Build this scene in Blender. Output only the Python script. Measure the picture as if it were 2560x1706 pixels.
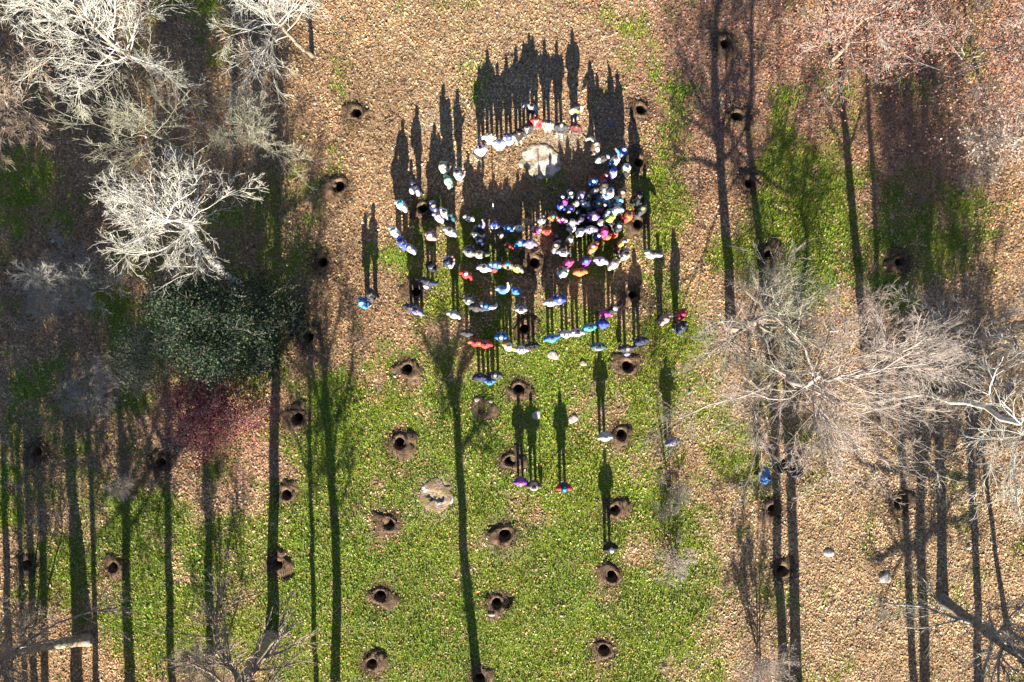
import bpy, math, random
import numpy as np
from mathutils import Vector
R = math.radians

# ------------------------------------------------------------------ scene, camera, light
for o in list(bpy.data.objects):
    bpy.data.objects.remove(o)
scene = bpy.context.scene
COL = scene.collection
CAM_H = 35.5
PPM = 48.0                       # photograph pixels per metre on the ground

cam_d = bpy.data.cameras.new('camera')
cam = bpy.data.objects.new('camera', cam_d)
COL.objects.link(cam)
cam.location = (0, 0, CAM_H)     # drone looking straight down, up in the picture = +Y
cam.rotation_euler = (0, 0, 0)
cam_d.sensor_width = 36.0
cam_d.lens = 36.0 * CAM_H / (2560 / PPM)
cam_d.clip_end = 3000
scene.camera = cam

SUN_EL = 20.0
sun_dir = Vector((-0.03, 1.0, -math.tan(R(SUN_EL)))).normalized()
sd = bpy.data.lights.new('sun', 'SUN')
sd.energy = 5.0
sd.angle = R(0.53)
sd.color = (1.0, 0.91, 0.76)
sun = bpy.data.objects.new('sun', sd)
sun.rotation_euler = sun_dir.to_track_quat('-Z', 'Y').to_euler()
sun.location = (0, -30, 25)
COL.objects.link(sun)

world = bpy.data.worlds.new('World')
scene.world = world
world.use_nodes = True
wn = world.node_tree
sky = wn.nodes.new('ShaderNodeTexSky')
sky.sky_type = 'NISHITA'
sky.sun_disc = False
sky.sun_elevation = R(SUN_EL)
sky.sun_rotation = R(180)
sky.air_density = 0.6
sky.dust_density = 0.3
sky.ozone_density = 1.5
bg = wn.nodes['Background']
bg.inputs['Strength'].default_value = 0.05
wn.links.new(sky.outputs[0], bg.inputs['Color'])

scene.render.engine = 'CYCLES'
scene.view_settings.view_transform = 'Standard'
scene.view_settings.look = 'None'
scene.view_settings.gamma = 1.0
scene.view_settings.exposure = 2.2
scene.render.resolution_x = 1024
scene.render.resolution_y = 682

# ------------------------------------------------------------------ helpers
def W(px, py, z=0.0):
    """photograph pixel seen at height z -> ground-plan metres"""
    k = (CAM_H - z) / CAM_H / PPM
    return ((px - 1280) * k, (853 - py) * k)

def tag(o, label=None, cat=None, group=None, kind=None):
    if label: o['label'] = label
    if cat: o['category'] = cat
    if group: o['group'] = group
    if kind: o['kind'] = kind
    return o

def mesh_np(name, verts, faces, smooth=False):
    """verts (n,3); faces list of int arrays (m,3)/(m,4)"""
    verts = np.asarray(verts, np.float32)
    if not isinstance(faces, (list, tuple)): faces = [faces]
    faces = [np.asarray(f, np.int32) for f in faces if len(f)]
    me = bpy.data.meshes.new(name)
    me.vertices.add(len(verts))
    me.vertices.foreach_set('co', verts.ravel())
    nl = sum(f.size for f in faces); nf = sum(len(f) for f in faces)
    me.loops.add(nl); me.polygons.add(nf)
    me.loops.foreach_set('vertex_index', np.concatenate([f.ravel() for f in faces]))
    tot = np.concatenate([np.full(len(f), f.shape[1], np.int32) for f in faces])
    st = np.concatenate([[0], np.cumsum(tot)[:-1]]).astype(np.int32)
    me.polygons.foreach_set('loop_start', st)
    me.polygons.foreach_set('loop_total', tot)
    if smooth:
        me.polygons.foreach_set('use_smooth', np.ones(nf, bool))
    me.update(calc_edges=True)
    return me

def obj(name, me, mat=None, parent=None, loc=None):
    o = bpy.data.objects.new(name, me)
    COL.objects.link(o)
    if mat is not None:
        if len(me.materials) == 0: me.materials.append(mat)
        else: me.materials[0] = mat
    if parent is not None: o.parent = parent
    if loc is not None: o.location = loc
    return o

def empty(name, loc, rz=0.0, s=1.0):
    o = bpy.data.objects.new(name, None)
    COL.objects.link(o)
    o.empty_display_size = 0.2
    o.location = loc; o.rotation_euler = (0, 0, rz); o.scale = (s, s, s)
    return o

class Noise2:
    """tileable-free value noise on numpy arrays"""
    def __init__(self, seed):
        self.g = np.random.default_rng(seed).random((256, 256))
    def v(self, x, y):
        xi = np.floor(x).astype(int); yi = np.floor(y).astype(int)
        fx = x - xi; fy = y - yi
        fx = fx * fx * (3 - 2 * fx); fy = fy * fy * (3 - 2 * fy)
        g = self.g
        a = g[xi & 255, yi & 255]; b = g[(xi + 1) & 255, yi & 255]
        c = g[xi & 255, (yi + 1) & 255]; d = g[(xi + 1) & 255, (yi + 1) & 255]
        return (a * (1 - fx) + b * fx) * (1 - fy) + (c * (1 - fx) + d * fx) * fy
    def fbm(self, x, y, oct=4):
        s = 0; a = 0.5; t = 0
        for i in range(oct):
            s = s + a * self.v(x * 2 ** i + 17.3 * i, y * 2 ** i + 5.1 * i); t += a; a *= 0.5
        return s / t
N1, N2, N3 = Noise2(1), Noise2(2), Noise2(3)

# ------------------------------------------------------------------ materials
def new_mat(name):
    m = bpy.data.materials.new(name); m.use_nodes = True
    return m, m.node_tree.nodes, m.node_tree.links, m.node_tree.nodes['Principled BSDF']

def noise_mat(name, c1, c2, scale=8.0, rough=0.9, bump=0.3, bdist=0.02, detail=6.0, spec=0.2, lo=0.35, hi=0.65, bscale=None):
    m, n, l, p = new_mat(name)
    tc = n.new('ShaderNodeTexCoord')
    t = n.new('ShaderNodeTexNoise'); t.inputs['Scale'].default_value = scale; t.inputs['Detail'].default_value = detail
    l.new(tc.outputs['Object'], t.inputs['Vector'])
    r = n.new('ShaderNodeValToRGB')
    r.color_ramp.elements[0].position = lo; r.color_ramp.elements[1].position = hi
    r.color_ramp.elements[0].color = (*c1, 1); r.color_ramp.elements[1].color = (*c2, 1)
    l.new(t.outputs['Fac'], r.inputs['Fac']); l.new(r.outputs['Color'], p.inputs['Base Color'])
    p.inputs['Roughness'].default_value = rough
    p.inputs['Specular IOR Level'].default_value = spec
    if bump > 0:
        t2 = n.new('ShaderNodeTexNoise'); t2.inputs['Scale'].default_value = bscale or scale * 3; t2.inputs['Detail'].default_value = 4
        l.new(tc.outputs['Object'], t2.inputs['Vector'])
        b = n.new('ShaderNodeBump'); b.inputs['Strength'].default_value = bump; b.inputs['Distance'].default_value = bdist
        l.new(t2.outputs['Fac'], b.inputs['Height']); l.new(b.outputs['Normal'], p.inputs['Normal'])
    return m

def attr_mat(name, rough=0.65, spec=0.25, trans=0.0):
    m, n, l, p = new_mat(name)
    a = n.new('ShaderNodeAttribute'); a.attribute_name = 'tint'
    l.new(a.outputs['Color'], p.inputs['Base Color'])
    p.inputs['Roughness'].default_value = rough
    p.inputs['Specular IOR Level'].default_value = spec
    if trans > 0:
        tr = n.new('ShaderNodeBsdfTranslucent'); l.new(a.outputs['Color'], tr.inputs['Color'])
        mx = n.new('ShaderNodeMixShader'); mx.inputs[0].default_value = trans
        l.new(p.outputs[0], mx.inputs[1]); l.new(tr.outputs[0], mx.inputs[2])
        l.new(mx.outputs[0], n['Material Output'].inputs['Surface'])
    return m

def set_tint(me, cols, domain='FACE'):
    a = me.attributes.new('tint', 'FLOAT_COLOR', domain)
    c = np.ones((len(cols), 4), np.float32); c[:, :3] = cols
    a.data.foreach_set('color', c.ravel())

M_LEAF = attr_mat('fallen leaves', 0.7, 0.2, 0.12)
M_GRASS = attr_mat('grass blades', 0.55, 0.3, 0.25)
M_FOLI = attr_mat('foliage', 0.6, 0.25, 0.2)
M_SOIL = noise_mat('dug soil', (0.03, 0.019, 0.013), (0.15, 0.098, 0.06), 6, 0.95, 0.8, 0.03, lo=0.3, hi=0.72, bscale=22)
M_SHAFT = noise_mat('cut earth', (0.16, 0.10, 0.055), (0.30, 0.20, 0.11), 14, 0.95, 0.6, 0.02)
M_ROCK = noise_mat('pale limestone', (0.22, 0.185, 0.12), (0.56, 0.51, 0.45), 1.9, 0.9, 0.9, 0.05, lo=0.42, hi=0.60, bscale=9)
M_ROCKW = noise_mat('white stone', (0.26, 0.22, 0.19), (0.50, 0.45, 0.42), 9, 0.9, 0.5, 0.02)
M_MOSSROCK = noise_mat('mossy stone', (0.16, 0.15, 0.045), (0.50, 0.47, 0.45), 1.5, 0.95, 0.9, 0.06, lo=0.40, hi=0.66, bscale=10)
_e = [x for x in M_MOSSROCK.node_tree.nodes if x.type == 'VALTORGB'][0].color_ramp.elements
_x = _e.new(0.47); _x.color = (.19, .125, .08, 1)
_x = _e.new(0.58); _x.color = (.23, .17, .13, 1)

# ------------------------------------------------------------------ where grass grows, where leaves lie
HOLES = [  # px, py, mound radius factor, has tyre print, label
 (1813,108,.8,0,'planting hole topmost on the right, above two others on the leafy slope'),
 (1841,291,.8,0,'planting hole in brown leaves below the topmost right-hand hole'),
 (891,281,.9,0,'planting hole in brown leaves highest on the left side of the clearing'),
 (1602,273,.9,0,'planting hole up right of the crowd beside the pale leaf litter'),
 (1596,405,.6,0,'shaded planting hole inside a person\'s long shadow right of the boulder'),
 (847,465,1.1,0,'planting hole with wide dark rim left of the two solitary people in leaves'),
 (1874,458,.9,0,'planting hole left of the grassy patch on the right slope'),
 (1057,521,.7,0,'planting hole beside the lavender jacket at the crowd\'s left flank'),
 (1594,559,.9,0,'planting hole with trampled soil right of the orange jacket in the crowd'),
 (806,655,.9,0,'planting hole right of the dark evergreen tree, beside a trunk shadow'),
 (1922,636,.8,0,'planting hole under the upper twigs of the big bare tree'),
 (2248,655,.8,0,'planting hole alone in the grass on the far right'),
 (1336,656,.8,0,'planting hole with brown soil in the middle of the crowd\'s shadows'),
 (1583,737,.6,0,'dark planting hole inside the broad double shadow right of the crowd'),
 (1039,729,.6,0,'dark planting hole in a shadow above the navy jackets at the crowd\'s left edge'),
 (771,841,1.0,0,'planting hole right of the evergreen, next above the rust-leaved shrub'),
 (1311,822,.6,0,'planting hole between leg shadows below the crowd\'s middle'),
 (1018,922,1.0,0,'planting hole in the shaded leaves left of the pair of red jackets'),
 (1569,915,1.1,0,'planting hole with tan soil below the right end of the crowd'),
 (1297,973,1.2,0,'planting hole with broad brown rim just below the crowd'),
 (1554,1086,1.1,0,'planting hole beside the lone person in the pale jacket'),
 (744,1045,1.1,0,'planting hole right of the red shrub, beside the long trunk shadow'),
 (999,1108,1.3,0,'planting hole with wide dark rim above the mossy round stone'),
 (1275,1152,1.2,0,'planting hole left of the person in purple'),
 (95,1130,.9,0,'planting hole near the left edge, upper one of two'),
 (401,1157,.9,0,'planting hole left below the red shrub'),
 (717,1236,1.1,0,'planting hole right of the long trunk shadow in the lower left'),
 (972,1309,1.2,0,'planting hole below the mossy round stone'),
 (1537,1274,1.0,0,'planting hole touching the shadow of the lone person with the white hat'),
 (1262,1337,1.3,0,'planting hole with pale trodden ring right of the central trunk shadow'),
 (2248,1259,.8,0,'planting hole in pale leaves on the lower right, alone'),
 (1931,1275,1.0,0,'planting hole in the dark shade below the three people under the bare tree'),
 (67,1412,.9,0,'planting hole near the left edge, lower one of two'),
 (284,1417,.6,0,'small planting hole among the broad trunk shadows at lower left'),
 (694,1409,1.0,1,'planting hole with a tyre print beside the long trunk shadow'),
 (1529,1440,1.2,0,'planting hole below the lone person with the white hat'),
 (951,1489,1.2,0,'planting hole in grass right of the two thin trunk shadows'),
 (1242,1508,1.0,1,'planting hole with tyre tread print and a stone on its rim'),
 (1955,1427,.9,0,'planting hole between two parallel trunk shadows at lower right'),
 (1510,1624,1.2,0,'lowest planting hole on the right of the grass'),
 (930,1658,1.0,0,'lowest planting hole on the left of the grass'),
 (1199,1697,1.1,0,'planting hole cut by the bottom edge beside the trunk shadow'),
]
HXY = np.array([W(h[0], h[1]) for h in HOLES])

GB = [(1180,1380,520,460,1.05),(1250,1020,430,240,.95),(1250,1620,560,220,1.1),(1380,830,330,130,.8),(1650,620,75,380,.85),
      (2010,520,160,190,1.0),(2290,560,150,180,.66),(470,1530,210,170,1.0),(560,1400,280,150,.85),(80,1200,190,220,.62),
      (350,1360,340,220,.62),(870,1180,170,260,1.05),(780,1450,200,300,.95),(1720,1500,130,280,.7),(60,450,120,130,.42),
      (1600,150,70,150,.5),(1180,690,260,130,.55),(1690,950,110,240,.85),(1650,1150,90,270,.75),(1120,760,140,90,.55),
      (1950,640,160,110,.75),(2150,640,200,110,.75),(1500,640,170,160,.55),(2380,1250,60,120,.45),(350,930,230,200,.45),
      (1040,640,120,160,.45),(620,620,130,160,.4),(1830,1250,110,220,.4),(480,60,160,120,.25),(650,880,120,160,.4),(150,1000,160,120,.4)]
def grass_at(x, y):
    px = x * PPM + 1280; py = 853 - y * PPM
    g = np.zeros_like(px)
    for cx, cy, rx, ry, w in GB:
        d = ((px - cx) / rx) ** 2 + ((py - cy) / ry) ** 2
        g = np.maximum(g, w * np.exp(-np.maximum(d - 0.35, 0) * 0.9))
    n = N1.fbm(x * 0.45 + 50, y * 0.45 + 50, 5)
    n2 = N2.fbm(x * 1.6 + 50, y * 1.6 + 50, 3)
    v = g * 1.04 + (n - 0.5) * 1.7 + (n2 - 0.5) * .9
    return np.clip((v - 0.28) / 0.6, 0, 1)
def relief(x, y):
    return (N3.fbm(x * 0.25 + 40, y * 0.25 + 40, 2) - 0.5) * 0.16 + (N2.fbm(x * 1.3 + 90, y * 1.3 + 40, 3) - 0.5) * 0.07
def hole_dist(x, y):
    d = np.full(x.shape, 99.0)
    for hx, hy in HXY:
        d = np.minimum(d, np.hypot(x - hx, y - hy))
    return d

# ------------------------------------------------------------------ ground sheet
def axis(a, step, far):
    mid = np.arange(-a, a + 1e-6, step)
    out = a + np.cumsum(np.geomspace(step * 1.6, far * 0.35, 16))
    return np.concatenate([-out[::-1], mid, out])
gx = axis(30.0, 0.18, 500); gy = axis(21.0, 0.18, 500)
GX, GY = np.meshgrid(gx, gy, indexing='ij')
gz = relief(GX, GY)
ni, nj = GX.shape
idx = np.arange(ni * nj).reshape(ni, nj)
q = np.stack([idx[:-1, :-1], idx[1:, :-1], idx[1:, 1:], idx[:-1, 1:]], -1).reshape(-1, 4)
fcx = (GX[:-1, :-1] + GX[1:, 1:]).ravel() / 2; fcy = (GY[:-1, :-1] + GY[1:, 1:]).ravel() / 2
q = q[hole_dist(fcx, fcy) > 0.42]
gme = mesh_np('ground', np.stack([GX.ravel(), GY.ravel(), gz.ravel()], 1), q, True)
ga = gme.attributes.new('grass', 'FLOAT', 'POINT')
ga.data.foreach_set('value', grass_at(GX, GY).ravel().astype(np.float32))

sa = gme.attributes.new('soil', 'FLOAT', 'POINT')
sa.data.foreach_set('value', np.clip((1.15 - hole_dist(GX, GY)) * 1.8 * (.3 + 1.2 * N1.fbm(GX * 2 + 30, GY * 2 + 30, 3)), 0, 1).ravel().astype(np.float32))
ba = gme.attributes.new('bare', 'FLOAT', 'POINT')
b_ = np.zeros_like(GX)
for px, py, rx, ry in ((1405, 350, 1.5, .75), (1090, 1240, 1.15, 1.1), (1262, 1345, 1.1, 1.0), (1600, 575, .6, .7), (1345, 665, .5, .7), (1130, 400, .6, .5), (1085, 300, .8, .7), (1195, 400, .9, .5)):
    bx, by = W(px, py); b_ = np.maximum(b_, np.exp(-(((GX - bx) / rx) ** 2 + ((GY - by) / ry) ** 2) * 1.3))
ba.data.foreach_set('value', np.clip(b_ * 1.5 * (.4 + 1.0 * N2.fbm(GX * 1.5 + 20, GY * 1.5 + 20, 3)), 0, 1).ravel().astype(np.float32))

def ground_mat():
    m, n, l, p = new_mat('forest floor')
    tc = n.new('ShaderNodeTexCoord')
    def noise(s, d=6):
        t = n.new('ShaderNodeTexNoise'); t.inputs['Scale'].default_value = s; t.inputs['Detail'].default_value = d
        l.new(tc.outputs['Object'], t.inputs['Vector']); return t
    def ramp(src, stops):
        r = n.new('ShaderNodeValToRGB'); e = r.color_ramp.elements
        e[0].position, e[0].color = stops[0][0], (*stops[0][1], 1)
        e[1].position, e[1].color = stops[-1][0], (*stops[-1][1], 1)
        for s in stops[1:-1]:
            x = e.new(s[0]); x.color = (*s[1], 1)
        l.new(src, r.inputs['Fac']); return r
    t1 = noise(7); t2 = noise(0.5, 4); t3 = noise(16)
    br = ramp(t1.outputs['Fac'], [(0.3, (0.11, 0.068, 0.04)), (0.5, (0.25, 0.165, 0.10)), (0.7, (0.38, 0.265, 0.165))])
    gr = ramp(t3.outputs['Fac'], [(0.3, (0.04, 0.07, 0.01)), (0.5, (0.12, 0.165, 0.02)), (0.72, (0.24, 0.26, 0.05))])
    a = n.new('ShaderNodeAttribute'); a.attribute_name = 'grass'
    mx = n.new('ShaderNodeMix'); mx.data_type = 'RGBA'
    l.new(a.outputs['Fac'], mx.inputs[0]); l.new(br.outputs[0], mx.inputs[6]); l.new(gr.outputs[0], mx.inputs[7])
    bt = ramp(t1.outputs['Fac'], [(0.3, (0.14, 0.11, 0.08)), (0.5, (0.27, 0.22, 0.16)), (0.7, (0.40, 0.34, 0.26))])
    a2 = n.new('ShaderNodeAttribute'); a2.attribute_name = 'bare'
    m2 = n.new('ShaderNodeMix'); m2.data_type = 'RGBA'
    l.new(a2.outputs['Fac'], m2.inputs[0]); l.new(mx.outputs[2], m2.inputs[6]); l.new(bt.outputs[0], m2.inputs[7])
    so = ramp(t3.outputs['Fac'], [(0.3, (0.035, 0.022, 0.015)), (0.5, (0.085, 0.055, 0.035)), (0.7, (0.15, 0.10, 0.06))])
    a3 = n.new('ShaderNodeAttribute'); a3.attribute_name = 'soil'
    m3 = n.new('ShaderNodeMix'); m3.data_type = 'RGBA'
    l.new(a3.outputs['Fac'], m3.inputs[0]); l.new(m2.outputs[2], m3.inputs[6]); l.new(so.outputs[0], m3.inputs[7])
    l.new(m3.outputs[2], p.inputs['Base Color'])
    p.inputs['Roughness'].default_value = 0.95; p.inputs['Specular IOR Level'].default_value = 0.1
    b = n.new('ShaderNodeBump'); b.inputs['Strength'].default_value = 0.8; b.inputs['Distance'].default_value = 0.06
    l.new(t3.outputs['Fac'], b.inputs['Height']); l.new(b.outputs['Normal'], p.inputs['Normal'])
    return m
tag(obj('ground', gme, ground_mat()), kind='structure')

# ------------------------------------------------------------------ leaf litter and grass
rng = np.random.default_rng(7)
ROCK_CLEAR = []          # (x, y, r) kept free of leaves, filled below
ROCKS = [  # px, py, rx, ry, rz (m), material, name, label, category
 (1348,402,1.1,.88,.04,'ROCK','boulder','big pale flat boulder in front of the arc of people','boulder'),
 (1090,1240,.9,.9,.06,'MOSS','broken_stone','round mossy broken stone with white edges in the lower grass','stone'),
 (1382,889,.26,.22,.12,'W','stone','whitish stone lying in grass just below the bright blue jacket','stone'),
 (1457,908,.2,.15,.10,'ROCK','stone','small brownish stone between crowd and the right lower hole','stone'),
 (1341,1038,.24,.26,.10,'W','stone','white stone on the shadow left of the two white stones','stone'),
 (1433,1048,.26,.24,.10,'W','stone','white stone right of its neighbour below the crowd','stone'),
 (2070,1384,.28,.2,.12,'W','stone','white stone in pale leaves at lower right, upper left of two','stone'),
 (2212,1446,.34,.3,.14,'W','stone','larger white stone in pale leaves at lower right, lower of two','stone'),
 (1229,1535,.22,.14,.12,'ROCK','stone','grey stone on the rim of the tyre-printed hole','stone'),
 (1404,1539,.10,.08,.06,'ROCK','stone','tiny grey stone alone in the lower green grass','stone'),
 (786,258,.11,.10,.06,'W','stone','small white stone in leaves at upper left of the clearing','stone'),
 (131,602,.1,.09,.06,'W','stone','small white stone near the left edge in dark leaves','stone'),
 (917,1068,.08,.07,.05,'W','stone','tiny white stone left above the wide-rimmed hole','stone'),
 (1869,57,.08,.06,.05,'W','stone','tiny white stone in leaves above the topmost right hole','stone'),
 (2422,1368,.14,.12,.08,'W','stone','small white stone by the dark twigs at right edge, left one','stone'),
 (2480,1356,.1,.1,.07,'W','stone','small white stone by the dark twigs at right edge, right one','stone'),
 (1192,1000,.16,.13,.10,'W','stone','pale stone on the filled patch of soil left of centre','stone'),
 (1228,1003,.12,.1,.08,'ROCK','stone','smaller grey stone on the filled patch of soil','stone'),
]
for r in ROCKS:
    x, y = W(r[0], r[1]); ROCK_CLEAR.append((x, y, max(r[2], r[3])))

def tint_zone(x, y, n, rg):
    """leaf colours: tan by default, redder up right and by the red shrub, paler at lower right, darker brown where twig-crown shade is painted in"""
    px = x * PPM + 1280; py = 853 - y * PPM
    pal = np.array([(.49,.325,.17),(.38,.22,.105),(.24,.132,.065),(.54,.425,.265),(.44,.22,.085),(.15,.085,.048)])
    wt = np.tile(np.array([.30,.22,.15,.15,.08,.10]), (n, 1))
    def blob(cx, cy, rx, ry): return np.exp(-(((px - cx) / rx) ** 2 + ((py - cy) / ry) ** 2))
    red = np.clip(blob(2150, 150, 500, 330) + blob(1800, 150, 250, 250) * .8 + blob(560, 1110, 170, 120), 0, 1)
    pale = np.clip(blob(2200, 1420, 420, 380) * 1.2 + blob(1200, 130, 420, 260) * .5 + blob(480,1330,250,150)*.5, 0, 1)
    dark = np.clip(blob(300, 350, 500, 450) + blob(820, 850, 170, 250) * .8 + blob(1780,330,230,300)*.6, 0, 1)  # shade of sparse twig crowns, put into the leaf colours
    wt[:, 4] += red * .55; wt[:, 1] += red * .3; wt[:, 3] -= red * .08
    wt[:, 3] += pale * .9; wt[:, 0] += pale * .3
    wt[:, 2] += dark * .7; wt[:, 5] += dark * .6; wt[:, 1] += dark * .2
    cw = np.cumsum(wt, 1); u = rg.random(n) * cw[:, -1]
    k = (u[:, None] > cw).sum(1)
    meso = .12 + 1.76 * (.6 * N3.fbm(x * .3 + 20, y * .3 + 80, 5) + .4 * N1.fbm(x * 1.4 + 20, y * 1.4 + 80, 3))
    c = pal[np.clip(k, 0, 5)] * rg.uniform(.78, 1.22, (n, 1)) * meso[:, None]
    c[:, 1] *= 1 - .12 * red; c[:, 2] *= 1 + .25 * red
    return np.clip(c, 0, .75)

def place(n, rg, hx=29.5, hy=20.2):
    return rg.uniform(-hx, hx, n), rg.uniform(-hy, hy, n)

def rot_points(loc, yaw, pitch, roll):
    """loc (n,k,3) rotated roll(x) pitch(y) yaw(z)"""
    cr, sr = np.cos(roll)[:, None], np.sin(roll)[:, None]
    cp, sp = np.cos(pitch)[:, None], np.sin(pitch)[:, None]
    cy, sy = np.cos(yaw)[:, None], np.sin(yaw)[:, None]
    x, y, z = loc[..., 0], loc[..., 1], loc[..., 2]
    y, z = y * cr - z * sr, y * sr + z * cr
    x, z = x * cp + z * sp, -x * sp + z * cp
    x, y = x * cy - y * sy, x * sy + y * cy
    return np.stack([x, y, z], -1)

def leaf_quads(x, y, z, length, yaw, pitch, roll, fold, wr=0.33):
    n = len(x); L = length[:, None]
    base = np.zeros((n, 4, 3))
    base[:, 0, 0] = -0.5; base[:, 1, 1] = -wr; base[:, 2, 0] = 0.5; base[:, 3, 1] = wr
    base[:, 1, 2] = fold; base[:, 3, 2] = fold
    base *= L[..., None]
    p = rot_points(base, yaw, pitch, roll)
    p += np.stack([x, y, z], -1)[:, None, :]
    i = np.arange(n) * 4
    f = np.concatenate([np.stack([i, i + 1, i + 2], 1), np.stack([i, i + 2, i + 3], 1)])
    return p.reshape(-1, 3), f

def build_litter():
    n = 570000
    x, y = place(n, rng)
    g = grass_at(x, y)
    keep = rng.random(n) < (1.0 - 0.80 * g) * (0.50 + 0.85 * N2.fbm(x * .8 + 60, y * .8 + 30, 3))
    d = hole_dist(x, y)
    keep &= rng.random(n) < np.clip((d - 0.34) / 0.75, 0, 1) * 1.15
    for rx, ry, rr in ROCK_CLEAR:
        keep &= (np.hypot(x - rx, y - ry) > rr * 0.92) | (rng.random(n) < (.38 if rr > .5 else .0))
    # trodden ground beside the boulder
    tx, ty = W(1405, 352)
    keep &= (rng.random(n) > 0.75 * np.exp(-(((x - tx) / 1.4) ** 2 + ((y - ty) / 0.7) ** 2)))
    x, y = x[keep], y[keep]; n = len(x)
    z = relief(x, y) + rng.uniform(0.004, 0.034, n)
    L = np.clip(rng.lognormal(math.log(.088), .36, n), .04, .20)
    p, f = leaf_quads(x, y, z, L, rng.uniform(0, 2 * np.pi, n), rng.normal(0, .26, n), rng.normal(0, .26, n), rng.uniform(-.06, .14, n), .30)
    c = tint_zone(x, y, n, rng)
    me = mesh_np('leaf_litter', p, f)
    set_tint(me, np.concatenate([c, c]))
    o = obj('leaf_litter', me, M_LEAF)
    tag(o, 'brown and tan fallen leaves strewn over the ground', 'leaves', kind='stuff')

def build_grass():
    n = 470000
    x, y = place(n, rng)
    g = grass_at(x, y)
    keep = rng.random(n) < g * (0.45 + 0.9 * N3.fbm(x * 1.1 + 33, y * 1.1 + 71, 3))
    d = hole_dist(x, y)
    keep &= rng.random(n) < np.clip((d - 0.5) / 0.45 - .5 + N1.fbm(x * 2.5 + 3, y * 2.5 + 9, 2), 0, 1)
    for rx, ry, rr in ROCK_CLEAR:
        keep &= np.hypot(x - rx, y - ry) > rr * 0.9
    x, y = x[keep], y[keep]; n = len(x)
    z = relief(x, y) - 0.01
    h = rng.uniform(.06, .15, n) * (0.7 + .7 * N1.fbm(x * .7, y * .7 + 20, 2)); w = rng.uniform(.016, .038, n)
    yaw = rng.uniform(0, 2 * np.pi, n); lean = np.abs(rng.normal(0.75, .35, n))
    loc = np.zeros((n, 3, 3))
    loc[:, 0, 1] = -w; loc[:, 1, 1] = w
    loc[:, 2, 0] = h * np.sin(lean) * 1.5; loc[:, 2, 2] = h * np.cos(lean) + .02
    zr = np.zeros(n)
    p = rot_points(loc, yaw, zr, zr) + np.stack([x, y, z], -1)[:, None, :]
    f = (np.arange(n) * 3)[:, None] + np.array([0, 1, 2])
    pal = np.array([(.13,.225,.014),(.085,.18,.012),(.20,.275,.018),(.31,.33,.04),(.05,.12,.012)])
    px = x * PPM + 1280; py = 853 - y * PPM
    c = pal[rng.choice(5, n, p=[.33,.22,.25,.10,.10])] * rng.uniform(.8, 1.25, (n, 1))
    yel = np.clip(N1.fbm(x * .3 + 11, y * .3 + 7, 3) * 3.2 - 1.1, 0, 1)
    c = c * (.35 + 1.3 * N2.fbm(x * .5 + 70, y * .5 + 10, 4))[:, None]
    c = c * (1 - .5 * yel[:, None]) + np.array([.27, .29, .018]) * .5 * yel[:, None]
    me = mesh_np('grass', p.reshape(-1, 3), f)
    set_tint(me, c)
    tag(obj('grass', me, M_GRASS), 'short green grass growing through the leaves', 'grass', kind='stuff')
build_litter()
build_grass()
def build_twigs():
    n = 5200
    x, y = place(n, rng)
    keep = (rng.random(n) < 1 - .7 * grass_at(x, y)) & (hole_dist(x, y) > .6)
    x, y = x[keep], y[keep]; n = len(x)
    a = rng.uniform(0, 6.28, n); L = rng.lognormal(math.log(.45), .5, n)
    d = np.stack([np.cos(a), np.sin(a)], 1)
    P = np.zeros((n, 4, 3)); bend = rng.normal(0, .12, (n, 4, 2)) * L[:, None, None]
    for j, t in enumerate((-.5, -.15, .2, .5)):
        P[:, j, :2] = np.stack([x, y], 1) + d * (t * L)[:, None] + bend[:, j] * .6
        P[:, j, 2] = relief(P[:, j, 0], P[:, j, 1]) + rng.uniform(.03, .07, n)
    r = rng.uniform(.006, .016, n)[:, None] * np.array([1, .9, .7, .4])
    v, f = tubes(P, r, 3)
    me = mesh_np('twig_litter', v, f)
    tag(obj('twig_litter', me, noise_mat('dead twigs', (.10, .075, .055), (.34, .28, .22), .6, .9, 0)), 'thin dead twigs scattered among the fallen leaves', 'twigs', kind='stuff')

# ------------------------------------------------------------------ planting holes
def revolve(profile, seg, rg, rough=None):
    th = np.linspace(0, 2 * np.pi, seg, endpoint=False)
    V = []
    k = len(profile)
    nz = rg.normal(0, 1, (k, seg))
    nz = (nz + np.roll(nz, 1, 1) + np.roll(nz, -1, 1)) / 3
    lob = 1 + .12 * np.sin(th * 2 + rg.uniform(0, 6)) + .08 * np.sin(th * 3 + rg.uniform(0, 6))
    for i, (r, z, rr, zz, lo) in enumerate(profile):
        rad = r * (1 + (lob - 1) * lo) * (1 + rr * nz[i]); zc = z + zz * np.roll(nz[i], 3)
        V.append(np.stack([rad * np.cos(th), rad * np.sin(th), zc], 1))
    V = np.concatenate(V)
    F = []
    a = np.arange(seg); b = (a + 1) % seg
    for i in range(k - 1):
        F.append(np.stack([i * seg + a, i * seg + b, (i + 1) * seg + b, (i + 1) * seg + a], 1))
    return V, np.concatenate(F)

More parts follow.
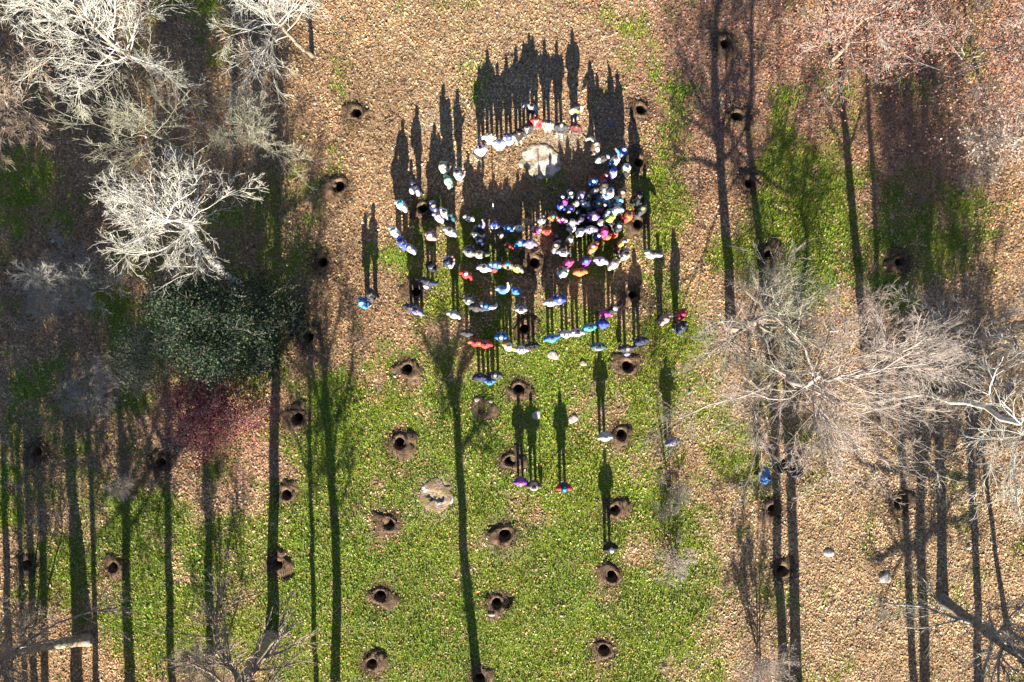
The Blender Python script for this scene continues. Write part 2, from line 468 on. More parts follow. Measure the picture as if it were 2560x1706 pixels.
hole_meshes = []; hole_clods = []
for v in range(6):
    rg = np.random.default_rng(100 + v)
    mv, mf = revolve([(.235, -.10, .03, .0, .2), (.27, .02, .05, .01, .2), (.305, .05, .06, .015, .3), (.36, .062, .06, .02, .5),
                      (.42, .055, .07, .02, .7), (.49, .038, .10, .016, 1), (.56, .016, .18, .014, 1.4), (.65, -.012, .22, .01, 1.7), (.78, -.07, .10, .0, 1)], 30, rg)
    ph = rg.uniform(0, 6.28); rad_ = np.hypot(mv[:, 0], mv[:, 1]); lop = np.clip((rad_ - .33) / .3, 0, 1) * (.55 * np.cos(np.arctan2(mv[:, 1], mv[:, 0]) - ph))
    mv[:, :2] *= (1 + .45 * lop)[:, None]; mv[:, 2] += .05 * lop * (mv[:, 2] > 0)
    sv, sf = revolve([(.20, -.95, .03, .02, .1), (.215, -.6, .03, .0, .15), (.225, -.3, .03, .0, .2), (.24, -.085, .02, .0, .2)], 24, rg)
    bt = np.concatenate([sv[:24] * [1.02, 1.02, 1], [[0, 0, -.97]]])
    bf = np.stack([np.arange(24), (np.arange(24) + 1) % 24, np.full(24, 24)], 1)
    nc = 230
    rr_ = .30 + np.abs(rg.normal(0, .30, nc)); th_ = rg.uniform(0, 6.28, nc)
    keep = rr_ < 1.05; rr_ = rr_[keep]; th_ = th_[keep]; nc = len(rr_)
    zz = np.interp(rr_, [.24, .31, .36, .43, .52, .62, .74, 1.1], [0, .075, .095, .085, .055, .022, .012, .012])
    sz = rg.uniform(.012, .045, nc)[:, None, None]
    cl = rg.normal(0, 1, (nc, 4, 3)); cl /= np.linalg.norm(cl, axis=2, keepdims=True); cl *= sz
    cl += np.stack([rr_ * np.cos(th_), rr_ * np.sin(th_), zz], 1)[:, None, :]
    ci = (np.arange(nc) * 4)[:, None]
    cf = np.concatenate([ci + np.array(t) for t in ((0, 1, 2), (0, 2, 3), (0, 3, 1), (1, 3, 2))])
    hole_clods.append(mesh_np('soil_clods', cl.reshape(-1, 3), cf))
    hole_meshes.append((mesh_np('soil_mound', mv, mf, True), mesh_np('shaft', sv, sf, True), mesh_np('hole_floor', bt, bf)))
random.seed(5)
spoil_meshes = []
for v in range(4):
    rg = np.random.default_rng(140 + v)
    hv, hf = revolve([(.01, .10, 0, .02, 0), (.07, .095, .1, .02, .5), (.14, .07, .15, .02, 1), (.21, .04, .2, .02, 1.5), (.28, .0, .2, .01, 2), (.33, -.05, .1, 0, 1)], 18, rg)
    spoil_meshes.append(mesh_np('spoil_heap', hv, hf, False))
for i, (px, py, s, tyre, lab) in enumerate(HOLES):
    x, y = HXY[i]
    z = float(relief(np.array([x]), np.array([y]))[0])
    rt = empty('planting_hole', (x, y, z))
    tag(rt, lab, 'hole', 'planting holes dug over the clearing')
    m, sh, fl = hole_meshes[i % 6]
    a = random.uniform(0, 6.28)
    o = obj('soil_mound', m, M_SOIL, rt); o.rotation_euler.z = a
    k = (.88 + .14 * s) * random.uniform(.92, 1.08); kx = random.uniform(.92, 1.08)
    if random.random() < .7:
        sp = obj('spoil_heap', spoil_meshes[i % 4], M_SOIL, rt); d_ = random.uniform(.48, .62) * k; b_ = R(90 + random.gauss(0, 50))
        sp.location = (d_ * math.cos(b_), d_ * math.sin(b_), .0); sp.rotation_euler.z = random.uniform(0, 6); sp.scale = (random.uniform(.8, 1.4) * (.6 + .4 * s), random.uniform(.8, 1.2) * (.6 + .4 * s), random.uniform(.6, 1.2))
    o.scale = (k * kx, k / kx, .6 + .45 * s)
    o = obj('soil_clods', hole_clods[i % 6], M_SOIL, rt); o['kind'] = 'stuff'; o.rotation_euler.z = a; o.scale = (k, k, 1)
    o = obj('shaft', sh, M_SHAFT, rt); o.rotation_euler.z = a; o.scale = (k * kx, k / kx, 1)
    o = obj('hole_floor', fl, M_SOIL, rt); o.rotation_euler.z = a; o.scale = (k, k, 1)
    if tyre:
        V = []; F = []
        for j in range(6):                       # chevron ribs pressed up by a tractor tyre
            for sgn in (-1, 1):
                p0 = np.array([0, j * .11]); p1 = np.array([sgn * .24, j * .11 + .13])
                d = (p1 - p0) / np.linalg.norm(p1 - p0); nn = np.array([-d[1], d[0]]) * .022
                b0 = len(V)
                for pt in (p0, p1):
                    V += [(pt[0] - nn[0], pt[1] - nn[1], 0), (pt[0], pt[1], .055), (pt[0] + nn[0], pt[1] + nn[1], 0)]
                F += [(b0, b0 + 3, b0 + 4, b0 + 1), (b0 + 1, b0 + 4, b0 + 5, b0 + 2)]
        me = mesh_np('tyre_print', V, np.array(F))
        o = obj('tyre_print', me, M_SOIL, rt)
        if px < 1000: o.location = (.2, -.78, .02); o.rotation_euler.z = R(-70)
        else: o.location = (.42, -.35, .05); o.rotation_euler.z = R(-25)

# filled-in hole: a patch of crumbly soil
rg = np.random.default_rng(300)
mv, mf = revolve([(.02, .03, .0, .0, 0), (.15, .0, .1, .03, .3), (.28, .05, .1, .03, .5), (.42, .06, .1, .03, 1), (.6, .03, .1, .02, 1), (.85, -.06, .1, 0, 1)], 26, rg)
x, y = W(1210, 1023)
tag(obj('soil_heap', mesh_np('soil_heap', mv, mf, True), M_SOIL, loc=(x, y, float(relief(np.array([x]), np.array([y]))[0]))),
    'flat heap of dark soil of a filled hole with pale stones above it', 'soil heap')

# ------------------------------------------------------------------ stones
def rock_mesh(name, rx, ry, rz, seed, sub=24):
    """low slab with a broken outline; big ones are nearly flat and half buried"""
    nn = Noise2(seed + 50); big = max(rx, ry) > .5
    rings = np.array([.06, .2, .36, .52, .66, .78, .88, .95, 1.0, 1.02, 1.0]) if big else np.array([.1, .3, .5, .68, .82, .92, .98, 1.02, 1.03, 1.0, .95])
    prof = np.array([1, 1, .97, .95, .9, .84, .72, .55, .3, -.1, -.8]) if big else np.array([1, .97, .92, .84, .73, .6, .45, .25, .0, -.4, -.9])
    u = np.linspace(0, 2 * np.pi, sub, endpoint=False)
    out = 1 + (.9 if big else 1.3) * (nn.fbm(np.cos(u) * 1.6 + 5, np.sin(u) * 1.6 + 5, 5) - .5)
    RR = rings[:, None] * (1 + (out - 1)[None, :] * rings[:, None])
    X = RR * np.cos(u) * rx; Y = RR * np.sin(u) * ry
    k = 2.2 if big else 1.2 / max(rx, .05) * .6
    Z = rz * prof[:, None] * (.55 + .9 * nn.fbm(X * k + 9, Y * k + 9, 4))
    if name == 'broken_stone':                # collapsed, wedge-shaped cavity in the middle
        wz = np.clip((.30 + .12 * np.cos(u * 2 + .6))[None, :] - RR, 0, .08) / .08
        Z = Z - .30 * wz
    P = np.stack([X, Y, Z], -1).reshape(-1, 3); ns = sub
    a = np.arange(ns); b = (a + 1) % ns
    F = np.concatenate([np.stack([(i + 1) * ns + a, (i + 1) * ns + b, i * ns + b, i * ns + a][::-1], 1)[:, ::-1] for i in range(10)])
    P = np.concatenate([P, [[0, 0, P[:ns, 2].mean()]]])
    return mesh_np(name, P, [F, np.stack([a, b, np.full(ns, len(P) - 1)], 1)], False)
RM = {'ROCK': M_ROCK, 'W': M_ROCKW, 'MOSS': M_MOSSROCK}
for i, (px, py, rx, ry, rz, mk, nm, lab, cat) in enumerate(ROCKS):
    x, y = W(px, py)
    big = rx > .5
    o = obj(nm, rock_mesh(nm, rx, ry, rz if big else rz * .8, 20 + i, 60 if big else 9), RM[mk], loc=(x, y, float(relief(np.array([x]), np.array([y]))[0]) + .01))
    tag(o, lab, cat, None if big else 'pale stones lying about')

# ------------------------------------------------------------------ trees
def norm(v): return v / np.maximum(np.linalg.norm(v, axis=-1, keepdims=True), 1e-9)

def tubes(P, Rr, sides):
    """P (n,k,3) polylines, Rr (n,k) radii -> verts, quads"""
    n, k, _ = P.shape
    T = np.zeros_like(P); T[:, 1:-1] = P[:, 2:] - P[:, :-2]; T[:, 0] = P[:, 1] - P[:, 0]; T[:, -1] = P[:, -1] - P[:, -2]
    T = norm(T)
    ref = np.where(np.abs(T[:, :1, 2:3]) > .8, np.array([1., 0, 0]), np.array([0, 0, 1.]))
    U = norm(np.cross(T, np.broadcast_to(ref, T.shape))); V = np.cross(T, U)
    th = np.linspace(0, 2 * np.pi, sides, endpoint=False)
    ring = U[:, :, None, :] * np.cos(th)[None, None, :, None] + V[:, :, None, :] * np.sin(th)[None, None, :, None]
    X = P[:, :, None, :] + ring * Rr[:, :, None, None]
    base = (np.arange(n) * k * sides)[:, None, None] + (np.arange(k - 1) * sides)[None, :, None]
    a = np.arange(sides); b = (a + 1) % sides
    q = np.stack([base + a, base + b, base + sides + b, base + sides + a], -1).reshape(-1, 4)
    return X.reshape(-1, 3), q

def merge(parts):
    V = []; F = []; o = 0
    for v, f in parts:
        V.append(v); F.append(f + o); o += len(v)
    return np.concatenate(V), np.concatenate(F)

def grow(P, Rr, m, t0, t1, a0, a1, ratio, k, jit, up, rg, rmin, rk=.6, lmin=.25, flat=0.0):
    n, kk, _ = P.shape; kk -= 1
    plen = np.linalg.norm(np.diff(P, axis=1), axis=2).sum(1)
    id_ = np.repeat(np.arange(n), m); N = len(id_)
    t = rg.uniform(t0, t1, N)
    s = np.clip(t * kk, 0, kk - 1e-4); i = s.astype(int); f = (s - i)[:, None]
    base = P[id_, i] * (1 - f) + P[id_, i + 1] * f
    tan = norm(P[id_, i + 1] - P[id_, i])
    rad = Rr[id_, i] * (1 - f[:, 0]) + Rr[id_, i + 1] * f[:, 0]
    rv = rg.normal(0, 1, (N, 3)); rv[:, 2] *= 1 - flat
    perp = norm(rv - (rv * tan).sum(1, keepdims=True) * tan)
    a = rg.uniform(a0, a1, N)[:, None]
    d = np.cos(a) * tan + np.sin(a) * perp
    L = np.maximum(plen[id_] * ratio * (1.1 - .55 * t) * rg.uniform(.65, 1.3, N), lmin)
    return poly(base, d, L, np.minimum(rad * .8, np.maximum(rad * rk, rmin)), k, jit, up, rg, rmin)

def poly(base, d, L, r0, k, jit, up, rg, rmin):
    N = len(base)
    Q = np.zeros((N, k + 1, 3)); Q[:, 0] = base
    bend = rg.normal(0, 1, (N, 3)) * jit * .5
    for j in range(k):
        d = norm(d + rg.normal(0, 1, (N, 3)) * jit + bend + np.array([0, 0, up]))
        Q[:, j + 1] = Q[:, j] + d * (L / k)[:, None]
    fall = np.linspace(1, .3, k + 1)
    r = np.maximum(r0[:, None] * fall, rmin * .8)
    return Q, r

build_twigs()

BARK = {
 'white': noise_mat('pale bark', (.34, .33, .29), (.56, .54, .48), 5, .85, .5, .01),  # bark's own pale tone, the same on every side
 'grey': noise_mat('grey bark', (.19, .185, .165), (.34, .325, .30), 5, .9, .5, .01),
 'olive': noise_mat('lichened bark', (.15, .15, .11), (.30, .29, .22), 4, .9, .5, .01),
 'brown': noise_mat('brown bark', (.17, .13, .10), (.34, .27, .21), 5, .9, .5, .01),
 'pink': noise_mat('pinkish twig bark', (.24, .20, .175), (.41, .355, .32), 5, .9, .5, .01),
 'dark': noise_mat('dark bark', (.08, .07, .06), (.22, .19, .16), 5, .9, .5, .01),
}

def foliage(name, pts, n, size, pal, spread, rg, flat=.5, wr=.36):
    k = rg.integers(0, len(pts), n)
    c = pts[k] + rg.normal(0, spread, (n, 3))
    c[:, 2] = np.maximum(c[:, 2], .08)
    L = size * rg.uniform(.6, 1.35, n)
    v, f = leaf_quads(c[:, 0], c[:, 1], c[:, 2], L, rg.uniform(0, 6.28, n), rg.normal(0, flat, n), rg.normal(0, flat, n), rg.uniform(0, .2, n), wr)
    pal = np.array(pal)
    col = pal[rg.integers(0, len(pal), n)] * rg.uniform(.7, 1.3, (n, 1))
    me = mesh_np(name, v, f); set_tint(me, np.concatenate([col, col]))
    return me

def tree(label, base, top, ht, crown, limb, seed, bark='grey', r0=.16, n1=9, ms=(7, 6, 6), t1=(.35, 1.0), el=(10, 65), rmin=.011,
         jit=.10, up=.02, name='bare_tree', cat='tree', group='bare trees round the clearing', leaves=None, stems=1, az=None, clump=None, trunk=None, taper=.68, lk=(.20, .34), ratio=(.62,.5,.5)):
    """base: ground px; top: px where the trunk top (height ht) appears; crown: extra leader height; limb: limb length"""
    rg = np.random.default_rng(seed)
    bx, by = W(*base); tx, ty = W(top[0], top[1], ht)
    bz = float(relief(np.array([bx]), np.array([by]))[0]) - .05
    root = empty(name, (bx, by, bz)); tag(root, label, cat, group)
    limbs_all = []; pts = []
    for s in range(stems):
        off = np.array([0, 0, 0.]) if stems == 1 else np.append(rg.normal(0, .12, 2), 0)
        tip = np.array([tx - bx, ty - by, ht]) + (0 if stems == 1 else np.append(rg.normal(0, limb * .22, 2), 0))
        k = 10
        tt = np.linspace(0, 1, k + 1)[:, None]
        lead = np.array([0, 0, crown]) + np.append(rg.normal(0, .12 * crown, 2), 0)
        P0 = off + tip * tt
        P0[1:-1] += rg.normal(0, .006 * ht, (k - 1, 3)) * [1, 1, .3] + np.sin(np.linspace(0, np.pi, k + 1)[1:-1, None]) * rg.normal(0, .03 * ht, 3) * [1, 1, 0]
        ext = P0[-1] + lead * np.linspace(0, 1, 6)[1:, None] + np.cumsum(rg.normal(0, .05 * crown, (5, 3)), 0) * [1, 1, .2]
        P0 = np.concatenate([P0, ext])
        rr = np.concatenate([np.linspace(r0, r0 * taper, k + 1), np.linspace(r0 * taper * .85, r0 * .15, 5)])
        rr[0] *= 1.35; rr[1] *= 1.08
        v, f = tubes(P0[None], rr[None], 9)
        obj('trunk', mesh_np('trunk', v, f, True), BARK[trunk or bark], root)
        # limbs
        m = n1 if stems == 1 else max(3, n1 // stems)
        ts = np.sort(rg.uniform(t1[0], t1[1], m)); total = len(P0) - 1
        sidx = ts * (total - .001); i = sidx.astype(int); fr = (sidx - i)[:, None]
        b = P0[i] * (1 - fr) + P0[i + 1] * fr
        a = (np.arange(m) * 2.4 + rg.uniform(0, 6.28) + rg.normal(0, .3, m)) if az is None else np.radians(np.resize(np.array(az, float), m) + rg.normal(0, 10, m))
        e = np.radians(el[0] + (el[1] - el[0]) * np.clip((ts - t1[0]) / max(t1[1] - t1[0], .01), 0, 1) + rg.normal(0, 8, m))
        d = np.stack([np.cos(a) * np.cos(e), np.sin(a) * np.cos(e), np.sin(e)], 1)
        LL = limb * rg.uniform(.75, 1.15, m) * (1.05 - .35 * (ts - t1[0]) / max(t1[1] - t1[0], .01))
        rl = np.minimum(rr[i] * .7, np.maximum(r0 * rg.uniform(lk[0], lk[1], m), .02))
        P1, R1 = poly(b, d, LL, rl, 8, jit, up, rg, rmin * 1.5)
        for j in range(m):
            v, f = tubes(P1[j:j + 1], R1[j:j + 1], 6)
            obj('limb', mesh_np('limb', v, f, True), BARK[bark], root)
        limbs_all.append((P1, R1))
    P1 = np.concatenate([p for p, _ in limbs_all]); R1 = np.concatenate([r for _, r in limbs_all])
    P2, R2 = grow(P1, R1, ms[0], .08, .95, R(22), R(52), ratio[0], 6, jit * 1.1, up, rg, rmin * 1.3)
    P3, R3 = grow(P2, R2, ms[1], .06, .95, R(20), R(52), ratio[1], 3, jit * 1.2, up, rg, rmin, lmin=.35)
    P4, R4 = grow(P3, R3, ms[2], .1, .95, R(18), R(50), ratio[2], 2, jit * 1.3, up * .5, rg, rmin, lmin=.25)
    R4 = np.maximum(R4 * .8, rmin * .75)
    v, f = merge([tubes(P2, R2, 4), tubes(P3, R3, 3), tubes(P4, R4, 3)])
    v[:, 2] = np.maximum(v[:, 2], .06)
    o = obj('crown', mesh_np('crown', v, f), BARK[bark], root)
    if leaves:
        n, size, pal, spread = leaves
        pp = np.concatenate([P4.reshape(-1, 3), P3.reshape(-1, 3)])
        obj('foliage', foliage('foliage', pp, n, size, pal, spread, rg, .7), M_FOLI, root)
    if clump:
        n, size, pal, zc, sp = clump
        c = P0[np.argmin(np.abs(P0[:, 2] - zc))][None]
        obj('ivy', foliage('ivy', c, n, size, pal, sp, rg, .8), M_FOLI, root)
    return root

DKGREEN = [(.010,.024,.012),(.016,.036,.018),(.03,.055,.026),(.055,.08,.035),(.008,.018,.01)]
REDDISH = [(.14,.025,.045),(.21,.04,.06),(.08,.015,.03),(.32,.13,.12),(.24,.07,.08)]
PINKISH = [(.30,.16,.115),(.36,.22,.17),(.22,.10,.07),(.32,.15,.085)]

tree('tall bare tree with bright white branches in the top left corner', (400, 200), (280, 110), 6.5, 3.0, 3.8, 11, 'white', .13, 18, (8, 6, 4), (.45, 1), (12, 75), .0075, .12, trunk='brown')
tree('bare tree with pale branches at the top edge, second from the left corner', (780, 140), (705, 65), 5.5, 3.0, 3.9, 12, 'white', .10, 17, (8, 6, 4), (.4, 1), (12, 75), .0062, .12, trunk='brown')
tree('slender greenish grey bare tree between the top left tree and the brightest one', (445, 385), (375, 335), 4.6, 2.6, 3.2, 13, 'olive', .08, 13, (7, 5, 3), (.3, 1), (15, 72), .008)
tree('small bushy bare tree right of the greenish grey one', (685, 390), (650, 360), 4.0, 2.2, 2.8, 14, 'olive', .07, 13, (7, 5, 4), (.3, 1), (15, 75), .0075)
tree('brightest bare white tree with thick trunk over the dark evergreen', (600, 715), (475, 560), 8.2, 1.5, 3.1, 15, 'white', .18, 20, (8, 5, 3), (.46, 1), (-12, 60), .0065, .15, taper=.55, lk=(.10, .22))
tree('brownish bare tree cut by the left edge near the top', (90, 310), (20, 265), 5.0, 2.5, 2.8, 16, 'brown', .09, 14, (8, 6, 5), (.3, 1), (10, 70), .009)
tree('hazy blue grey thicket tree left of the dark evergreen', (230, 735), (190, 720), 3.0, 1.8, 2.3, 17, 'grey', .06, 18, (7, 6, 5), (.2, 1), (10, 75), .0075, stems=3)
tree('pale twiggy shrub below the dark evergreen', (320, 930), (300, 935), 1.1, 1.2, 1.6, 18, 'pink', .045, 14, (6, 5, 4), (.1, 1), (20, 75), .0075, name='shrub', cat='shrub', group='bare shrubs', stems=3)
tree('small grey shrub left below the evergreen beside the wide trunk shadow', (245, 990), (235, 1000), 1.2, 1.0, 1.3, 19, 'grey', .045, 12, (6, 5, 4), (.1, 1), (20, 75), .0075, name='shrub', cat='shrub', group='bare shrubs', stems=3)
tree('dark green evergreen tree right below the brightest bare tree', (650, 825), (525, 822), 6.0, 1.6, 2.4, 21, 'dark', .16, 34, (6, 4, 2), (.10, 1), (-20, 45), .01, .16, name='evergreen_tree', group='leafy trees', leaves=(36000, .10, DKGREEN, .30))
tree('lit left side of the dark evergreen, built as a lighter green bush', (420, 880), (385, 885), 1.8, 1.2, 2.1, 22, 'olive', .06, 14, (6, 4, 3), (.1, 1), (0, 65), .008, name='evergreen_lit_side', cat='shrub', group='leafy trees', leaves=(6500, .085, [(.05,.075,.035),(.075,.10,.05),(.11,.13,.08),(.03,.05,.025)], .35))  # the evergreen's sunlit side, put into lighter leaf colours on a separate bush
tree('low shrub with dark red leaves below the dark evergreen', (560, 1030), (540, 1035), 1.0, .9, 2.2, 23, 'brown', .05, 20, (5, 4, 3), (.1, 1), (5, 70), .007, name='red_shrub', cat='shrub', group='leafy trees', leaves=(10000, .09, REDDISH, .33), stems=4)
tree('huge bare tree spreading over the right of the clearing', (1930, 920), (1985, 955), 5.0, 3.0, 6.4, 24, 'pink', .21, 20, (9, 7, 5), (.36, 1), (-4, 58), .0066, .14, taper=.75, lk=(.14, .28))
tree('second stem tree with pale twigs behind the huge bare tree', (1828, 815), (1880, 805), 4.5, 3.0, 3.6, 25, 'olive', .26, 14, (8, 6, 4), (.4, 1), (5, 65), .0068, trunk='brown', taper=.8, lk=(.15, .3))
tree('third stem with dark trunk hidden under the twigs of the huge bare tree', (2166, 880), (2245, 885), 4.2, 4.0, 2.8, 41, 'pink', .24, 10, (7, 5, 3), (.5, 1), (15, 70), .0066, trunk='brown', taper=.8, lk=(.12, .25))
tree('white trunked tall tree leaning to the right edge', (2200, 1004), (2560, 1060), 10.2, 3.0, 3.6, 26, 'white', .14, 13, (7, 5, 3), (.4, 1), (5, 60), .0066, lk=(.14, .26))
tree('grey bare tree at the right edge above the white trunk', (2335, 800), (2450, 850), 5.0, 4.0, 3.6, 27, 'grey', .30, 16, (8, 6, 4), (.4, 1), (5, 65), .0066, trunk='brown', taper=.8, lk=(.1, .2))
tree('bare tree with some pinkish dead leaves at the top right of centre', (2080, 150), (2130, 80), 5.5, 2.2, 3.6, 28, 'pink', .11, 14, (7, 6, 4), (.35, 1), (5, 65), .0085, leaves=(8000, .085, PINKISH, .4), group='trees with dead leaves', trunk='brown')
tree('tree holding many pink brown leaves in the top right corner', (2340, 220), (2420, 150), 5.5, 2.2, 4.0, 29, 'pink', .11, 15, (7, 6, 4), (.3, 1), (0, 65), .0085, leaves=(17000, .088, PINKISH, .45), group='trees with dead leaves', trunk='brown')
tree('pale grey tree cut by the right edge below the top corner', (2490, 380), (2560, 340), 5.0, 2.0, 3.2, 30, 'pink', .09, 13, (7, 6, 4), (.3, 1), (5, 65), .0085, leaves=(5000, .11, [(.36,.29,.24),(.44,.36,.30)], .25), group='trees with dead leaves')
tree('dark leaning tree near the lower right corner', (2355, 1500), (2555, 1640), 5.5, 4.5, 4.0, 31, 'grey', .27, 17, (9, 7, 3), (.28, 1), (0, 60), .008, trunk='dark', taper=.8)
tree('bare tree with dark twigs cut by the bottom right corner', (2520, 1580), (2640, 1700), 5.0, 4.0, 3.8, 32, 'dark', .13, 16, (9, 7, 4), (.25, 1), (0, 60), .009)
tree('leaning pale trunk tree at the bottom left edge', (222, 1600), (-70, 1672), 6.5, 6.5, 4.2, 33, 'brown', .26, 22, (9, 6, 2), (.4, 1), (5, 65), .012, taper=.8, lk=(.2, .42))
tree('forking bare tree at the bottom edge left of the grass', (677, 1592), (585, 1735), 6.8, 6.0, 4.0, 34, 'brown', .29, 20, (9, 6, 2), (.5, 1), (10, 65), .012, taper=.82, lk=(.2, .42))
tree('low tangle of pale twigs at the bottom edge right of centre', (1895, 1660), (1900, 1668), 1.2, 1.4, 1.8, 35, 'pink', .045, 14, (6, 5, 5), (.1, 1), (20, 75), .008, name='shrub', cat='shrub', group='bare shrubs', stems=3)
tree('brown twiggy shrub at the bottom edge left of the grass', (540, 1650), (530, 1665), 1.4, 1.4, 2.0, 36, 'brown', .045, 16, (6, 5, 5), (.1, 1), (20, 75), .0075, name='shrub', cat='shrub', group='bare shrubs', stems=4)
tree('thin dark upright shrub right of the lone people in the grass', (1672, 1215), (1680, 1230), 1.6, 1.3, 1.2, 37, 'dark', .035, 10, (5, 4, 4), (.1, 1), (35, 80), .007, name='shrub', cat='shrub', group='bare shrubs', stems=3)
tree('rounded pinkish shrub below the thin dark shrub', (1690, 1395), (1695, 1400), .5, .5, 1.1, 138, 'pink', .025, 14, (5, 4, 3), (.05, 1), (15, 80), .008, name='shrub', cat='shrub', group='bare shrubs', stems=4)
tree('tiny lavender grey shrub left of the long trunk shadow at lower left', (312, 1215), (312, 1215), .35, .3, .55, 39, 'pink', .02, 12, (5, 4, 4), (.05, 1), (10, 80), .006, name='shrub', cat='shrub', group='bare shrubs', stems=3)
tree('grey brown tangle of twigs in the bottom left corner', (90, 1560), (70, 1580), 1.8, 1.4, 2.2, 40, 'brown', .045, 16, (6, 5, 5), (.1, 1), (15, 75), .0075, name='shrub', cat='shrub', group='bare shrubs', stems=4)
# trees just below the picture whose shadows reach into it
OFF = [(836, 1765, 5.8, 3.2, 3.0, .25, 51), (794, 1790, 5.0, 2.5, 2.2, .14, 52), (1202, 1765, 5.6, 2.4, 2.4, .25, 53), (1958, 1728, 6.0, 4, 3.2, .25, 54), (1990, 1735, 6.0, 4, 3.2, .29, 55),
       (20, 1740, 6, 6, 3.8, .20, 56), (65, 1790, 5, 3, 2.4, .15, 57), (195, 1735, 6, 5, 3.6, .30, 64), (245, 1745, 6, 6, 3.8, .15, 58), (2440, 1760, 6, 4, 3.2, .22, 59), (2330, 2050, 7, 5, 3.8, .30, 60), (450, 1960, 7, 6, 4.2, .22, 61), (120, 2000, 8, 6, 4.2, .22, 62), (330, 2150, 9, 7, 4.4, .24, 63)]
OFFW = ['left one of two close stems', 'thin one beside the left stem', 'single one in the middle', 'left stem of the right pair', 'right stem of the right pair',
        'far left one', 'thin one at far left', 'thick one at the left by the leaning trunk', 'one by the leaning trunk', 'far right one', 'one behind on the right', 'one behind on the left', 'one further behind at far left', 'farthest one on the left']
for (bx, by, h, c, lm, r, sd_), w_ in zip(OFF, OFFW):
    k = CAM_H / (CAM_H - h)
    top = (1280 + (bx - (38 if sd_ == 53 else 0) - 1280) * k, 853 + (by - 853) * k)
    tree('bare tree standing just below the picture, ' + w_, (bx, by), top, h, c, lm, sd_, 'grey', r, 7 if sd_ == 53 else 15 if sd_ > 55 else 10, (8, 6, 2), (.45, .8) if sd_ == 53 else (.45, 1), (30, 55) if sd_ == 53 else (15, 65), .012 if sd_ > 55 else .010, taper=.82, lk=(.42, .62) if sd_ == 53 else (.22, .48),
         clump=(260, .1, DKGREEN, 2.5, .3) if sd_ == 53 else None, az=(5, 172, 25, 150, -15, 195, 60) if sd_ == 53 else None)

# unseen tall evergreens, added below the picture to shade the left and upper right
for (bx, by, sd_, w_) in ((95, 1985, 71, 'farthest left'), (320, 2050, 72, 'second from the left'), (545, 1990, 73, 'third from the left'), (2300, 1930, 74, 'on the right')):
    k = CAM_H / (CAM_H - 10)
    tree('tall unseen evergreen added for shade below the picture, ' + w_, (bx, by), (1280 + (bx - 1280) * k, 853 + (by - 853) * k), 10.0, 4.0, 2.6, sd_, 'dark', .22, 26, (5, 4, 2), (.52, 1), (-10, 50), .012,
         name='evergreen_tree', group='unseen evergreens added for shade', leaves=(7000, .20, DKGREEN, .4))

# ------------------------------------------------------------------ people
def lathe(rings, seg=14, cap0=True, cap1=True, wr=0.0, rg=None):
    """rings of (cx,cy,cz,rx,ry): closed loft"""
    th = np.linspace(0, 2 * np.pi, seg, endpoint=False)
    V = []
    for (cx, cy, cz, rx, ry) in rings:
        n = 1 + (rg.normal(0, wr, seg) if wr else 0)
        V.append(np.stack([cx + rx * n * np.cos(th), cy + ry * n * np.sin(th), np.full(seg, cz)], 1))
    k = len(rings); V = np.concatenate(V); a = np.arange(seg); b = (a + 1) % seg
    F = [np.stack([i * seg + a, i * seg + b, (i + 1) * seg + b, (i + 1) * seg + a], 1) for i in range(k - 1)]
    if cap1:
        V = np.concatenate([V, [np.array(rings[-1][:3])]])
        c = len(V) - 1; F.append(np.stack([(k - 1) * seg + a, (k - 1) * seg + b, np.full(seg, c), np.full(seg, c)], 1))
    if cap0:
        V = np.concatenate([V, [np.array(rings[0][:3])]])
        c = len(V) - 1; F.append(np.stack([b, a, np.full(seg, c), np.full(seg, c)], 1))
    return V, np.concatenate(F)

def limb_tube(pts, rad, sides=10):
    """smooth bent tube along joints, rounded at the end"""
    pts = np.array(pts, float); rad = np.array(rad, float)
    t = np.linspace(0, len(pts) - 1, (len(pts) - 1) * 3 + 1)
    P = np.stack([np.interp(t, range(len(pts)), pts[:, i]) for i in range(3)], 1)
    r = np.interp(t, range(len(rad)), rad)
    for _ in range(2):
        P[1:-1] = (P[:-2] + 2 * P[1:-1] + P[2:]) / 4
    d = P[-1] - P[-2]; d /= np.linalg.norm(d)
    P = np.concatenate([P, [P[-1] + d * r[-1] * .5]]); r = np.append(r, r[-1] * .45)
    return tubes(P[None], r[None], sides)

def fixq(me_v, me_f):
    """split quads with doubled corner into tris"""
    tri = me_f[:, 2] == me_f[:, 3]
    return [me_f[~tri], me_f[tri][:, :3]]

ARMS = {  # (elbow, wrist, hand) for the right side x>0; mirrored for the left; person faces +Y
 'down':   [((.27, -.03, 1.14), (.28, .05, .91), (.27, .09, .83))] * 2,
 'pocket': [((.33, -.09, 1.15), (.23, .10, .98), (.17, .15, .92))] * 2,
 'fold':   [((.28, .02, 1.15), (.07, .25, 1.10), (.00, .28, 1.11))] * 2,
 'hold':   [((.27, -.02, 1.15), (.17, .27, 1.20), (.10, .34, 1.24))] * 2,
 'phone':  [((.25, .14, 1.24), (.10, .28, 1.42), (.05, .34, 1.48)), ((.29, -.05, 1.15), (.24, .08, .96), (.20, .14, .90))],
 'raise':  [((.28, .16, 1.55), (.22, .28, 1.80), (.20, .32, 1.89)), ((.30, -.05, 1.15), (.22, .12, 1.0), (.16, .16, .95))],
 'akimbo': [((.33, -.06, 1.17), (.22, .12, 1.02), (.16, .17, 1.0))] * 2,
 'wide':   [((.42, .06, 1.25), (.46, .22, 1.12), (.45, .29, 1.08)), ((.31, -.05, 1.15), (.30, .14, .98), (.27, .2, .93))],
}
